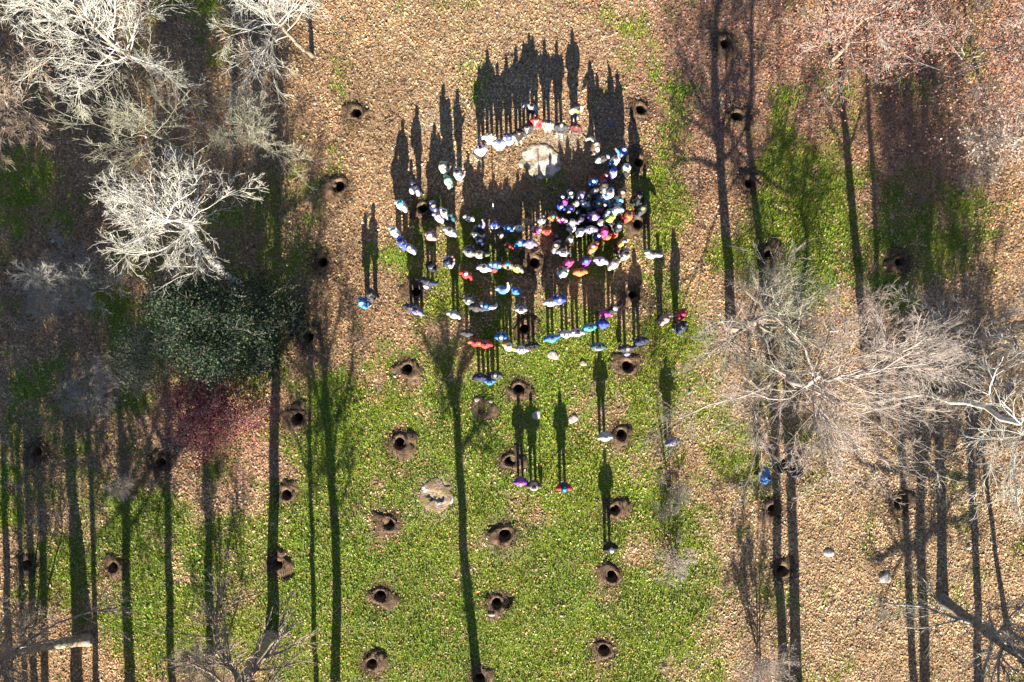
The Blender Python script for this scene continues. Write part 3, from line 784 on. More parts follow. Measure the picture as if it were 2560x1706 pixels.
def stance(walk):
    if walk: return [((.09, .10, .50), (.10, .16, .10)), ((-.09, .04, .50), (-.10, -.22, .12))]
    return [((.11, .02, .50), (.12, 0, .09)), ((-.11, .02, .50), (-.12, 0, .09))]

HEADC = np.array([0, .015, 1.605])
def head_mesh():
    u = np.linspace(0, 2 * np.pi, 24, endpoint=False); v = np.linspace(.02, np.pi - .02, 16)
    U, V = np.meshgrid(u, v)
    dx, dy, dz = np.sin(V) * np.cos(U), np.sin(V) * np.sin(U), np.cos(V)
    x = .076 * dx; y = .097 * dy; z = .118 * dz
    front = np.clip(dy, 0, 1)
    jaw = np.clip(-dz, 0, 1)
    x = x * (1 - .28 * jaw); y = y + .012 * jaw * front
    g = lambda a, b, s: np.exp(-((dx - a) ** 2 + (dz - b) ** 2) / s ** 2) * (dy > 0)
    y = y + .026 * g(0, -.12, .13) + .010 * g(0, -.45, .2) + .008 * g(0, -.8, .2) + .006 * g(0, .22, .35)   # nose, lips, chin, brow
    y = y - .010 * g(.38, .03, .17) - .010 * g(-.38, .03, .17)                                              # eye sockets
    P = np.stack([x, y, z], -1).reshape(-1, 3) + HEADC
    a = np.arange(24); b = (a + 1) % 24
    F = np.concatenate([np.stack([(i + 1) * 24 + a, (i + 1) * 24 + b, i * 24 + b, i * 24 + a], 1) for i in range(15)])
    parts = [(P, F)]
    for s in (-1, 1):       # ears
        parts.append(lathe([(s * .074, .0, 1.578, .010, .012), (s * .080, -.004, 1.60, .013, .022), (s * .082, -.008, 1.625, .011, .022), (s * .076, -.004, 1.645, .007, .012)], 8))
    return merge(parts)
HEAD = head_mesh()
EYES = merge([lathe([(s * .031, .098, 1.602, .003, .003), (s * .031, .100, 1.608, .012, .006), (s * .031, .098, 1.614, .003, .003)], 8) for s in (-1, 1)] +
             [lathe([(0, .104, 1.549, .010, .003), (0, .107, 1.553, .024, .005), (0, .104, 1.557, .010, .003)], 8)])

def skin_body(arms, legs):
    V = []; E = []; Rd = []
    def v(p, r):
        V.append(p); Rd.append(r if isinstance(r, tuple) else (r, r)); return len(V) - 1
    pel = v((0, 0, .94), (.15, .11)); wa = v((0, 0, 1.10), (.13, .095)); ch = v((0, 0, 1.30), (.16, .11)); nk = v((0, 0, 1.46), .06); hd = v((0, .01, 1.55), .055)
    E.extend([(pel, wa), (wa, ch), (ch, nk), (nk, hd)])
    for (el, wr, ha), s in zip(arms, (1, -1)):
        m = lambda p: (p[0] * s, p[1], p[2])
        sh = v((.165 * s, 0, 1.41), .062); e_ = v(m(el), .043); w_ = v(m(wr), .029); h_ = v(m(ha), (.036, .018))
        E.extend([(ch, sh), (sh, e_), (e_, w_), (w_, h_)])
    for (kn, an), s in zip(legs, (1, -1)):
        hp = v((.09 * s, 0, .86), .085); k_ = v(kn, .058); a_ = v(an, .042); t_ = v((an[0], an[1] + .13, an[2] - .05), .032)
        E.extend([(pel, hp), (hp, k_), (k_, a_), (a_, t_)])
    me = bpy.data.meshes.new('skeleton'); me.from_pydata(V, E, []); me.update()
    o = bpy.data.objects.new('skeleton', me); COL.objects.link(o)
    md = o.modifiers.new('skin', 'SKIN'); md.use_smooth_shade = True
    for i, r in enumerate(Rd):
        me.skin_vertices[0].data[i].radius = r
    me.skin_vertices[0].data[0].use_root = True
    sb = o.modifiers.new('sub', 'SUBSURF'); sb.levels = 1; sb.render_levels = 1
    dg = bpy.context.evaluated_depsgraph_get(); dg.update()
    ev = bpy.data.meshes.new_from_object(o.evaluated_get(dg))
    n = len(ev.vertices); co = np.zeros(n * 3, np.float32); ev.vertices.foreach_get('co', co)
    fs = [list(p.vertices) for p in ev.polygons]
    bpy.data.objects.remove(o); bpy.data.meshes.remove(me); bpy.data.meshes.remove(ev)
    quads = np.array([f if len(f) == 4 else f + [f[-1]] for f in fs if len(f) in (3, 4)])
    return co.reshape(-1, 3), quads

def fingers(wr, ha, s):
    w_ = np.array((wr[0] * s, wr[1], wr[2])); h = np.array((ha[0] * s, ha[1], ha[2]))
    d = (h - w_) / np.linalg.norm(h - w_)
    side = np.cross(d, [0, 0, 1.0]); side = side / max(np.linalg.norm(side), 1e-3) if np.linalg.norm(side) > .2 else np.array([0, 1.0, 0])
    dn = np.cross(side, d)
    dn = dn if dn[2] < 0 else -dn
    out = []
    for off, L in ((-.030, .075), (-.010, .088), (.010, .082), (.029, .064)):
        b = h + side * off
        out.append(limb_tube([b - d * .02, b + d * L * .5 + dn * .004, b + d * L * .85 + dn * .028], [.010, .009, .007], 6))
    b = h - d * .035 - side * .03 * s
    out.append(limb_tube([b, b - side * .028 * s + d * .03, b - side * .03 * s + d * .062 + dn * .012], [.012, .010, .008], 6))
    return merge(out)

def build_pose(arms, walk, seed):
    rg = np.random.default_rng(seed)
    legs = stance(walk)
    bv, bf = skin_body(arms, legs)
    fin = [fingers(a[1], a[2], s) for a, s in zip(arms, (1, -1))]
    v, f = merge([(bv, bf), HEAD] + fin)
    nb = len(f)
    v2, f2 = merge([(v, f), EYES])
    fl = fixq(v2, f2)
    body = mesh_np('body', v2, fl, True)
    # jacket: torso / yoke / sleeves
    tor = lathe([(0, -.005, .78, .215, .180), (0, -.005, .82, .240, .205), (0, -.005, .95, .232, .200), (0, -.01, 1.06, .225, .195), (0, -.01, 1.16, .232, .200), (0, -.015, 1.25, .242, .205), (0, -.015, 1.31, .246, .205)], 18, False, False, .035, rg)
    yok = lathe([(0, -.015, 1.305, .247, .206), (0, -.015, 1.37, .240, .190), (0, -.012, 1.42, .205, .160), (0, -.005, 1.455, .140, .118), (0, 0, 1.475, .095, .088), (0, 0, 1.52, .088, .086), (0, 0, 1.525, .070, .070), (0, 0, 1.48, .066, .066)], 18, False, False, .02, rg)
    slv = []
    for (el, wr, ha), s in zip(arms, (1, -1)):
        m = lambda p: np.array((p[0] * s, p[1], p[2]))
        el_, wr_ = m(el), m(wr)
        slv.append(limb_tube([(.14 * s, -.005, 1.395), (.205 * s, -.005, 1.375), el_ * .55 + np.array((.22 * s, 0, 1.34)) * .45, el_, (el_ + wr_) / 2, wr_ * .98 + el_ * .02], [.098, .104, .094, .084, .076, .062], 10))
    sl = merge(slv)
    jv, jf = merge([tor, yok, sl])
    idx = np.concatenate([np.zeros(len(tor[1])), np.full(len(yok[1]), 2), np.ones(len(sl[1]))]).astype(np.int32)
    tri = jf[:, 2] == jf[:, 3]
    jv = jv + rg.normal(0, .004, jv.shape)
    jk = mesh_np('jacket', jv, jf[~tri], True)
    for _ in range(3): jk.materials.append(None)
    jk.polygons.foreach_set('material_index', idx[~tri])
    # trousers
    tp = [lathe([(0, 0, .93, .175, .135), (0, 0, .86, .180, .138), (0, 0, .78, .165, .125)], 16)]
    bt = []
    for (kn, an), s in zip(legs, (1, -1)):
        tp.append(limb_tube([(.085 * s, 0, .86), (.095 * s, .01, .70), kn, (np.array(kn) + an) / 2, (an[0], an[1], an[2] + .01)], [.105, .098, .078, .072, .070], 10))
        bt.append(lathe([(an[0], an[1] + .055, .0, .052, .135), (an[0], an[1] + .055, .03, .054, .138), (an[0], an[1] + .04, .075, .050, .115), (an[0], an[1], an[2] + .04, .052, .062), (an[0], an[1], an[2] + .10, .050, .055)], 12))
    tv, tf = merge(tp); tr = mesh_np('trousers', tv, fixq(tv, tf), True)
    sv, sf = merge(bt); sh = mesh_np('shoes', sv, fixq(sv, sf), True)
    return dict(body=body, jacket=jk, trousers=tr, shoes=sh)

POSES = {k: build_pose(a, False, 40 + i) for i, (k, a) in enumerate(ARMS.items())}
POSES['walk'] = build_pose(ARMS['wide'], True, 60)

def shell(name, test, s=(1.10, 1.10, 1.10), dz=.012, dy=-.006, seg=20, nz=0.03, seed=0):
    rg = np.random.default_rng(seed)
    u = np.linspace(0, 2 * np.pi, seg, endpoint=False); v = np.linspace(.02, np.pi * .8, 14)
    U, V = np.meshgrid(u, v); d = np.stack([np.sin(V) * np.cos(U), np.sin(V) * np.sin(U), np.cos(V)], -1)
    P = d * np.array([.078 * s[0], .099 * s[1], .118 * s[2]]) * (1 + rg.normal(0, nz, U.shape))[..., None] + HEADC + [0, dy, dz]
    a = np.arange(seg); b = (a + 1) % seg
    F = np.concatenate([np.stack([(i + 1) * seg + a, (i + 1) * seg + b, i * seg + b, i * seg + a], 1) for i in range(13)])
    Pf = P.reshape(-1, 3); c = Pf[F].mean(1) - HEADC
    F = F[test(c)]
    return Pf, F
def mk(name, parts):
    v, f = merge(parts); return mesh_np(name, v, fixq(v, f), True)
rg_ = np.random.default_rng(9)
hc = HEADC
short = shell('hair', lambda c: ((c[:, 1] < .03) & (c[:, 2] > -.06)) | (c[:, 2] > .055), nz=.035)
longb = lathe([(0, -.055, 1.36, .07, .03), (0, -.062, 1.44, .085, .04), (0, -.055, 1.54, .085, .055), (0, -.045, 1.62, .075, .06)], 12, True, True, .05, rg_)
tail = limb_tube([(0, -.10, 1.64), (0, -.16, 1.60), (0, -.15, 1.46)], [.03, .035, .012], 8)
bean = shell('hat', lambda c: c[:, 2] > .018, (1.2, 1.17, 1.18), .012, -.004, nz=.01)
roll = lathe([(0, .012, 1.622, .094, .118), (0, .012, 1.632, .104, .128), (0, .012, 1.658, .104, .128), (0, .012, 1.668, .093, .116)], 18, False, False)
pom = lathe([(0, 0, 1.742, .012, .012), (0, 0, 1.75, .030, .030), (0, 0, 1.772, .038, .038), (0, 0, 1.795, .028, .028), (0, 0, 1.803, .01, .01)], 10, True, True, .08, rg_)
crownc = shell('cap', lambda c: c[:, 2] > .03, (1.14, 1.12, 1.05), .012, 0, nz=.005)
brim = lathe([(0, .125, 1.648, .075, .075), (0, .128, 1.655, .080, .080), (0, .122, 1.662, .07, .07)], 16)
sbrim = lathe([(0, .01, 1.640, .185, .2), (0, .01, 1.648, .19, .205), (0, .01, 1.662, .10, .125)], 20)
hood = shell('hood', lambda c: (c[:, 1] < .055) | (c[:, 2] > .085), (1.38, 1.32, 1.22), .005, -.012, nz=.02)
hoodb = lathe([(0, -.02, 1.45, .10, .10), (0, -.03, 1.50, .115, .115), (0, -.03, 1.56, .108, .118)], 16, False, False)
HEADW = {
 'short': ('hair', mk('hair', [short])), 'long': ('hair', mk('hair', [short, longb])), 'tail': ('hair', mk('hair', [short, tail])),
 'beanie': ('hat', mk('hat', [bean, roll])), 'pom': ('hat', mk('hat', [bean, roll, pom])), 'cap': ('cap', mk('cap', [crownc, brim])),
 'sun': ('hat', mk('hat', [crownc, sbrim])), 'hood': ('hood', mk('hood', [hood, hoodb])),
}
pk = lathe([(0, -.235, .98, .10, .05), (0, -.245, 1.0, .145, .085), (0, -.25, 1.15, .155, .10), (0, -.245, 1.30, .150, .09), (0, -.235, 1.40, .12, .065), (0, -.225, 1.42, .06, .03)], 14, True, True)
pocket = lathe([(0, -.33, 1.02, .08, .02), (0, -.335, 1.05, .10, .035), (0, -.335, 1.17, .10, .035), (0, -.33, 1.2, .08, .02)], 12)
PACK = mk('backpack', [pk, pocket]); 
STRAP = mk('strap', [limb_tube([(s * .11, -.17, 1.38), (s * .115, -.05, 1.475), (s * .12, .10, 1.40), (s * .13, .165, 1.25), (s * .15, .06, 1.08)], [.022] * 5, 6) for s in (-1, 1)])
hdn = lathe([(0, -.10, 1.42, .12, .05), (0, -.125, 1.46, .135, .075), (0, -.115, 1.51, .12, .065), (0, -.09, 1.53, .08, .04)], 14, True, True)
HOODDOWN = mk('hood', [hdn])
SCARF = mk('scarf', [lathe([(0, .005, 1.455, .105, .10), (0, .005, 1.475, .122, .118), (0, .005, 1.515, .118, .112), (0, .005, 1.53, .095, .09)], 14, False, False, .05, rg_),
                     limb_tube([(.05, .10, 1.47), (.06, .165, 1.38), (.06, .175, 1.2)], [.04, .04, .03], 6)])

CLR = dict(white=(.68,.67,.66), cream=(.55,.52,.40), black=(.018,.018,.02), char=(.05,.05,.058), grey=(.18,.18,.19), lgrey=(.36,.36,.38), navy=(.02,.03,.085),
 blue=(.02,.17,.52), royal=(.03,.07,.50), lblue=(.22,.42,.62), teal=(.02,.30,.38), dteal=(.02,.09,.11), purple=(.16,.03,.33), lav=(.34,.30,.50), violet=(.17,.15,.30),
 magenta=(.42,.02,.30), pink=(.55,.03,.17), ppink=(.56,.36,.40), red=(.50,.02,.025), crimson=(.36,.015,.05), maroon=(.11,.03,.03), orange=(.65,.13,.02),
 yellow=(.62,.43,.03), lime=(.42,.55,.05), olive=(.15,.16,.07), green=(.05,.28,.10), mint=(.28,.48,.36), brown=(.12,.075,.05), tan=(.36,.24,.15), beige=(.42,.36,.30),
 slate=(.14,.18,.25), rose=(.34,.22,.22), hbrown=(.055,.03,.018), hblack=(.012,.01,.01), hblond=(.38,.26,.12), hgrey=(.30,.29,.28), jeans=(.05,.08,.16), khaki=(.22,.19,.13))
_cm = {}
def cloth(c):
    if c not in _cm:
        b = np.array(CLR[c]); b = b * .86 + b.mean() * .14 * .9
        _cm[c] = noise_mat('cloth ' + c, tuple(b * .8), tuple(np.minimum(b * 1.15, .8)), 9, .75, .35, .012, 3, .3, bscale=16)
    return _cm[c]
SKIN = [noise_mat('skin ' + str(i), tuple(np.array(c) * .9), c, 20, .55, 0, spec=.35) for i, c in enumerate([(.52,.33,.25), (.45,.28,.20), (.58,.38,.30), (.34,.20,.13)])]

def part(name, me, parent, mats):
    o = bpy.data.objects.new(name, me); COL.objects.link(o); o.parent = parent
    while len(me.materials) < len(mats): me.materials.append(None)
    for i, m in enumerate(mats):
        o.material_slots[i].link = 'OBJECT'; o.material_slots[i].material = m
    return o

PEOPLE_LABELS = set()
prng = random.Random(77)
def person(px, py, h, top, head, label, pose=None, face=None, sl=None, yk=None, tr=None, pack=None, scarf=None):
    # heights read from the lengths of the shadows: the front rows are children
    if 1395 < px < 1500 and 440 < py < 532: h = min(h, 1.08)
    elif (1205 < px < 1330 and 548 < py < 600): h = min(h, 1.04)
    elif 1335 < px < 1372 and 548 < py < 600: h = min(h, 1.18)
    elif 1150 < px < 1475 and 532 < py < 600: h *= .78
    elif (px, py) == (1273, 616): h = 1.32
    s = h / 1.72
    x, y = W(px, py, 1.42 * s)
    z = float(relief(np.array([x]), np.array([y]))[0])
    tx, ty = W(1352, 400)
    if face is None:
        ang = math.atan2(ty - y, tx - x) - math.pi / 2 + prng.gauss(0, .45)
    else:
        ang = R(face)
    rt = empty('person', (x, y, z), ang, s)
    wd = max(s, .80) * 1.03; rt.scale = (wd, wd, s)
    assert label not in PEOPLE_LABELS, label
    PEOPLE_LABELS.add(label)
    tag(rt, 'person ' + label, 'person', 'people gathered in the clearing')
    if pose is None: pose = prng.choice(['pocket', 'fold', 'hold', 'down', 'pocket', 'akimbo', 'fold'])
    P = POSES[pose]
    part('body', P['body'], rt, [prng.choice(SKIN)])
    w = prng.uniform(1.0, 1.12)
    for nm in ('jacket', 'trousers', 'shoes'):
        if nm == 'jacket': ms = [cloth(top), cloth(sl or top), cloth(yk or top)]
        elif nm == 'trousers': ms = [cloth(tr or prng.choice(['jeans', 'black', 'navy', 'char', 'jeans', 'khaki', 'grey']))]
        else: ms = [cloth(prng.choice(['brown', 'black', 'char', 'lgrey']))]
        part(nm, P[nm], rt, ms)
    kind, hcol = head.split(':')
    hs = prng.choice([1.0, 1.05])
    if kind != 'hood':
        if kind in ('beanie', 'pom', 'cap', 'sun') and prng.random() < .6:
            part('hair', HEADW['short'][1] if prng.random() < .5 else HEADW['long'][1], rt, [cloth(prng.choice(['hbrown', 'hblack', 'hblond', 'hgrey']))])
        if prng.random() < .55 and not pack: part('hood', HOODDOWN, rt, [cloth(yk or top)])
    nm, me = HEADW[kind]
    part(nm, me, rt, [cloth(hcol)])
    if pack:
        b = part('backpack', PACK, rt, [cloth(pack)]); part('strap', STRAP, b, [cloth('black')])
    if scarf: part('scarf', SCARF, rt, [cloth(scarf)])
    return rt

A, K = 1.72, 1.25
PEOPLE = [
 # arc above the boulder
 (1201,372,1.66,'lav','long:hblack','in lavender jacket at the left end of the arc above the boulder',dict(pose='fold',face=190)),
 (1223,343,1.75,'cream','short:hgrey','in pale olive jacket with one arm out, second in the arc',dict(pose='wide',face=175,tr='brown')),
 (1248,358,1.62,'white','beanie:royal','in white jacket and royal blue hat in the arc above the boulder',dict(pose='fold',face=185)),
 (1272,344,1.66,'white','short:hbrown','in white jacket with blue shoulders in the upper arc',dict(pose='fold',face=190,yk='royal',tr='maroon')),
 (1297,334,1.72,'black','short:hblack','all in black in the upper arc, next to the white and blue jacket',dict(pose='pocket',face=195)),
 (1317,321,1.72,'char','short:hblack','in charcoal coat with pale scarf left of the red jacket',dict(pose='fold',face=200,scarf='ppink')),
 (1340,302,1.70,'red','long:hbrown','in bright red jacket at the top of the arc above the boulder',dict(pose='hold',face=180,scarf='cream')),
 (1371,309,1.70,'grey','short:hblack','in dark grey jacket with mint scarf right of the red jacket',dict(pose='pocket',face=170,scarf='mint',tr='khaki')),
 (1403,316,1.76,'char','short:hgrey','grey-haired in charcoal jacket with hands joined in the upper arc',dict(pose='fold',face=178,tr='lgrey')),
 (1441,317,1.45,'maroon','short:hbrown','small, in dark maroon jacket at the right end of the arc',dict(pose='fold',face=170)),
 (1330,268,1.5,'black','short:hblack','behind the red jacket, in black with blue jeans',dict(pose='walk',face=150,sl='lgrey',tr='jeans',yk='lgrey')),
 (1443,270,1.70,'olive','cap:navy','in olive jacket and navy cap, highest of all on the right',dict(pose='pocket',face=200,sl='cream',tr='royal')),
 # right hand column beside the boulder
 (1490,362,1.75,'brown','short:hgrey','in dark brown coat with grey hair right of the boulder',dict(pose='wide',face=110,sl='cream')),
 (1508,393,1.72,'lgrey','short:hblack','in light grey coat right of the boulder, below the brown coat',dict(pose='akimbo',face=20,yk='char')),
 (1539,398,1.70,'white','short:hbrown','raising an arm, in white vest with blue sleeves',dict(pose='raise',face=40,sl='blue')),
 (1560,376,1.60,'blue','pom:lav','in blue and violet jacket at upper right of the crowd',dict(pose='hold',face=60,sl='violet')),
 (1566,421,1.72,'olive','sun:white','in camouflage olive with white hat at the crowd\'s upper right edge',dict(pose='pocket',face=80,sl='black')),
 (1532,432,1.66,'white','beanie:royal','in white jacket with royal blue hat beside the crimson jacket',dict(pose='fold',face=60,sl='royal')),
 (1514,441,1.55,'crimson','short:rose','in dark crimson jacket below the raised arm',dict(pose='pocket',face=60)),
 (1484,455,1.55,'blue','pom:white','in bright blue jacket and white hat at the front right of the crowd',dict(pose='fold',face=30)),
 (1511,464,1.70,'char','tail:hbrown','in charcoal below the dark crimson jacket',dict(pose='akimbo',sl='grey')),
 (1487,477,1.62,'grey','beanie:grey','in plain grey jacket and grey hat below the bright blue one',dict(pose='pocket')),
 (1525,483,1.70,'white','short:hbrown','in white and light blue jacket with a blue sleeve',dict(pose='hold',sl='lblue',face=60)),
 (1556,483,1.75,'brown','short:tan','in brown jacket with tan hair at the right of the crowd',dict(pose='akimbo',sl='tan')),
 (1427,484,1.4,'black','pom:white','small in black and white bobble hat at the crowd\'s front left',dict(pose='fold',sl='slate')),
 (1407,494,1.25,'navy','beanie:white','child in navy with white hat at the foremost left of the dense crowd',dict(pose='fold')),
 (1411,505,1.2,'purple','pom:pink','child with pink bobble hat behind the white-hatted child',dict(pose='hold')),
 (1454,488,1.30,'lav','beanie:violet','child in periwinkle coat and violet hat in the dense crowd',dict(pose='fold')),
 (1472,492,1.25,'char','short:hblond','fair-haired child in charcoal beside the periwinkle child',dict(pose='pocket')),
 (1462,508,1.68,'white','short:hbrown','in white jacket with light blue shoulders in the dense crowd',dict(pose='hold',yk='lblue')),
 (1442,508,1.62,'grey','beanie:beige','in grey jacket and beige hat in the dense crowd',dict(pose='pocket')),
 (1497,511,1.20,'green','short:tan','child in green jacket with blue sleeves amid the crowd',dict(pose='hold',sl='royal')),
 (1519,500,1.18,'lblue','beanie:white','child in light blue with small white hat amid the crowd',dict(pose='fold')),
 (1528,509,1.3,'violet','short:hblack','child in dull violet behind the light blue child',dict(pose='pocket')),
 (1512,515,1.15,'crimson','pom:white','smallest child in red with white bobble hat',dict(pose='fold')),
 (1549,502,1.55,'lblue','beanie:teal','in light blue jacket and teal hat below the brown jacket',dict(pose='hold',sl='white')),
 (1542,526,1.74,'white','short:hgrey','in white jacket with blue sleeves and grey hair in the right crowd',dict(pose='pocket',sl='lblue')),
 (1403,519,1.5,'royal','beanie:white','in royal blue with white hat just above the orange jacket',dict(pose='hold')),
 (1428,523,1.3,'violet','pom:royal','child in violet with royal blue bobble hat, khaki legs',dict(pose='fold',tr='khaki',sl='tan')),
 (1383,543,1.72,'orange','beanie:teal','in orange jacket and teal hat reaching both hands forward',dict(pose='hold',face=0)),
 (1406,550,1.60,'magenta','beanie:ppink','in magenta jacket with pale sleeves right of the orange jacket',dict(pose='akimbo',sl='ppink',face=-5)),
 (1473,525,1.2,'char','short:hbrown','child in charcoal at the heart of the crowd',dict(pose='pocket',sl='lgrey')),
 (1496,529,1.3,'char','beanie:red','child with bright red hat at the heart of the crowd',dict(pose='pocket',sl='lgrey')),
 (1485,542,1.62,'ppink','beanie:ppink','in pale pink jacket and hat beside the bright red hat',dict(pose='fold',sl='purple')),
 (1521,532,1.5,'slate','short:hgrey','in slate jacket above the lime yellow one',dict(pose='pocket',sl='mint')),
 (1527,546,1.55,'lime','hood:lime','in lime yellow hooded jacket',dict(pose='fold')),
 (1454,546,1.72,'char','short:hblack','in charcoal coat left of the pale pink jacket',dict(pose='akimbo',sl='violet')),
 (1571,540,1.70,'orange','short:hbrown','in red orange jacket with violet sleeve beside the right-hand hole',dict(pose='hold',sl='red',face=60)),
 (1599,492,1.80,'black','short:hblack','tall in black at the outer right of the crowd',dict(pose='akimbo',face=70)),
 (1606,522,1.75,'char','hood:olive','in charcoal with olive hood below the tall black figure',dict(pose='wide',face=60)),
 (1431,557,1.60,'grey','sun:beige','in grey jacket and beige brimmed hat in the middle of the crowd',dict(pose='pocket')),
 (1354,551,1.68,'lgrey','short:hgrey','in light grey jacket left of the orange jacket',dict(pose='phone',sl='grey')),
 (1320,553,1.65,'tan','short:orange','in tan jacket with ginger hair left of the light grey one',dict(pose='akimbo')),
 (1430,571,1.15,'white','beanie:lav','child in white with pale violet hat below the beige brimmed hat',dict(pose='fold')),
 (1469,556,1.25,'black','short:hbrown','brown-haired child in black left of the pale pink jacket',dict(pose='pocket')),
 (1444,533,1.15,'char','pom:grey','child in charcoal and grey bobble hat at the centre',dict(pose='fold')),
 (1505,494,1.1,'slate','short:hbrown','small child in slate blue above the green jacket',dict(pose='fold')),
 (1533,560,1.3,'navy','short:hblack','black-haired child in navy below the lime yellow jacket',dict(pose='pocket')),
 (1392,592,1.2,'char','beanie:grey','child in charcoal above the brown coat',dict(pose='fold')),
 # crowd centre, second half
 (1341,574,1.62,'magenta','long:hblack','black-haired in magenta jacket with pink sleeves',dict(pose='fold',sl='ppink',face=0,tr='violet')),
 (1368,577,1.66,'red','short:hbrown','in red jacket with orange sleeves below the orange jacket',dict(pose='hold',sl='orange',tr='slate')),
 (1504,556,1.5,'navy','short:hblond','fair-haired in navy with white stripe below the pale pink one',dict(pose='pocket',yk='white')),
 (1478,573,1.70,'violet','short:hgrey','in violet grey jacket at the centre right',dict(pose='akimbo',yk='lgrey')),
 (1452,581,1.60,'white','beanie:lgrey','in white jacket and pale grey hat at the crowd\'s centre',dict(pose='fold')),
 (1511,580,1.62,'pink','beanie:magenta','in hot pink jacket with magenta hat',dict(pose='fold')),
 (1520,590,1.4,'orange','short:hbrown','small, in bright orange jacket behind the hot pink one',dict(pose='pocket',sl='red')),
 (1497,591,1.35,'royal','beanie:white','child in royal blue with white hat left of the hot pink jacket',dict(pose='fold')),
 (1547,567,1.66,'char','beanie:lgrey','in charcoal and pale grey hat right of the hot pink jacket',dict(pose='hold')),
 (1538,584,1.3,'orange','short:hblack','child in orange below the pale grey hat',dict(pose='fold')),
 (1424,599,1.68,'cream','short:hgrey','in cream jacket with olive sleeves below the crowd\'s middle',dict(pose='akimbo',sl='olive')),
 (1483,617,1.70,'white','long:violet','in white jacket with orange shoulders, dark violet hair',dict(pose='pocket',yk='orange',sl='orange')),
 (1560,605,1.62,'yellow','beanie:violet','in yellow jacket and violet hat on the right',dict(pose='akimbo',face=40)),
 (1390,614,1.66,'brown','short:hgrey','in brown coat with grey hair beside the slate jacket',dict(pose='pocket',sl='grey')),
 (1410,630,1.74,'slate','short:hbrown','in slate blue jacket below the cream jacket',dict(pose='akimbo',yk='lgrey')),
 (1564,637,1.72,'beige','short:hblack','black-haired in beige coat below the yellow jacket',dict(pose='hold',face=50)),
 (1548,624,1.25,'char','short:hblack','child with magenta scarf left of the yellow jacket',dict(pose='fold',scarf='magenta')),
 (1422,657,1.55,'pink','hood:pink','in hot pink hooded jacket below the slate blue jacket',dict(pose='fold')),
 (1465,654,1.60,'purple','beanie:teal','in purple jacket and teal hat',dict(pose='fold')),
 (1504,651,1.72,'lav','short:hgrey','in lavender jacket with grey hair at the lower right of the crowd',dict(pose='akimbo')),
 (1536,660,1.70,'beige','sun:rose','in beige jacket with brimmed hat at the lower right',dict(pose='akimbo',yk='ppink')),
 (1410,682,1.62,'mint','short:hgrey','in mint green jacket below the hot pink hood',dict(pose='hold',sl='white')),
 (1452,679,1.64,'orange','short:hbrown','in orange jacket at the lower edge of the crowd',dict(pose='akimbo',face=5)),
 (1632,634,1.75,'lgrey','short:hblack','alone in silver grey jacket right of the crowd',dict(pose='wide',face=-20,yk='grey')),
 # left flank
 (1038,468,1.72,'navy','short:hblack','in navy jacket with white back, highest on the left flank',dict(pose='pocket',face=-60,sl='lav',pack='white')),
 (1001,511,1.74,'white','cap:teal','in white jacket and teal cap at the outer left',dict(pose='pocket',face=-40)),
 (1107,416,1.70,'cream','short:hblond','in pale cream at the upper left, above the two mint jackets',dict(pose='hold',face=-70)),
 (1120,451,1.68,'mint','beanie:mint','in pale mint jacket and hat on the upper left',dict(pose='pocket',face=-70)),
 (1144,433,1.70,'lgrey','short:hblack','black-haired in pale grey right of the mint jackets',dict(pose='hold',face=-60)),
 (1084,516,1.70,'navy','short:hblond','fair-haired in navy beside the left-hand hole',dict(pose='wide',face=-60,sl='lav')),
 (1096,541,1.66,'lav','long:hblond','in lavender jacket with long fair hair beside the left-hand hole',dict(pose='pocket',face=-40)),
 (1111,531,1.70,'white','short:hbrown','in white jacket left of the dark teal coat',dict(pose='pocket',face=-50)),
 (1126,538,1.66,'dteal','short:hblack','in dark teal coat on the left flank',dict(pose='pocket',face=-50)),
 (1172,543,1.72,'white','short:hbrown','in white jacket with navy shoulders, alone at the left front',dict(pose='akimbo',face=-20,yk='navy')),
 (985,578,1.72,'white','cap:mint','in white jacket and green cap, leftmost of the crowd',dict(pose='pocket',face=-50)),
 (1003,606,1.72,'white','short:hblack','in white jacket with royal blue shoulders at far left',dict(pose='pocket',face=-60,sl='royal',yk='royal')),
 (1024,619,1.70,'lav','short:hgrey','in lavender grey jacket at far left, right of the blue shoulders',dict(pose='pocket',face=-40,yk='grey')),
 (1199,567,1.74,'violet','short:hgrey','reaching one arm up, in violet grey jacket',dict(pose='raise',face=0,yk='navy')),
 (1236,564,1.66,'white','beanie:royal','in white jacket with violet blue sleeves left of centre',dict(pose='fold',sl='royal',face=-10)),
 (1271,572,1.45,'blue','beanie:lblue','small, in bright blue jacket left of the white one',dict(pose='fold')),
 (1254,590,1.3,'brown','beanie:white','child in brown with white hat below the small bright blue one',dict(pose='pocket')),
 (1298,570,1.66,'white','short:hgrey','in plain white jacket with grey hair at the centre left',dict(pose='akimbo',face=-5)),
 (1075,590,1.68,'rose','beanie:white','in dusty pink jacket and white hat on the left',dict(pose='fold',face=-30)),
 (1124,577,1.72,'white','short:hbrown','in white jacket with violet sleeves on the left',dict(pose='akimbo',face=-30,sl='lav')),
 (1190,588,1.70,'cream','short:hgrey','in cream jacket below the reaching arm',dict(pose='wide',face=-20)),
 (1200,602,1.60,'navy','beanie:navy','in navy jacket and navy hat below the cream jacket',dict(pose='pocket')),
 (1172,630,1.72,'grey','short:hblack','in dark grey beside the olive green jacket',dict(pose='hold',face=-20)),
 (1199,635,1.72,'olive','short:hbrown','in olive green jacket holding a stick out',dict(pose='wide',face=-10,yk='cream')),
 (1273,616,1.64,'red','short:hbrown','in red jacket near the crowd\'s left centre',dict(pose='akimbo',face=-30,pack='lime')),
 (1300,606,1.45,'blue','beanie:violet','in blue jacket and violet hat left of the dull violet coat',dict(pose='pocket')),
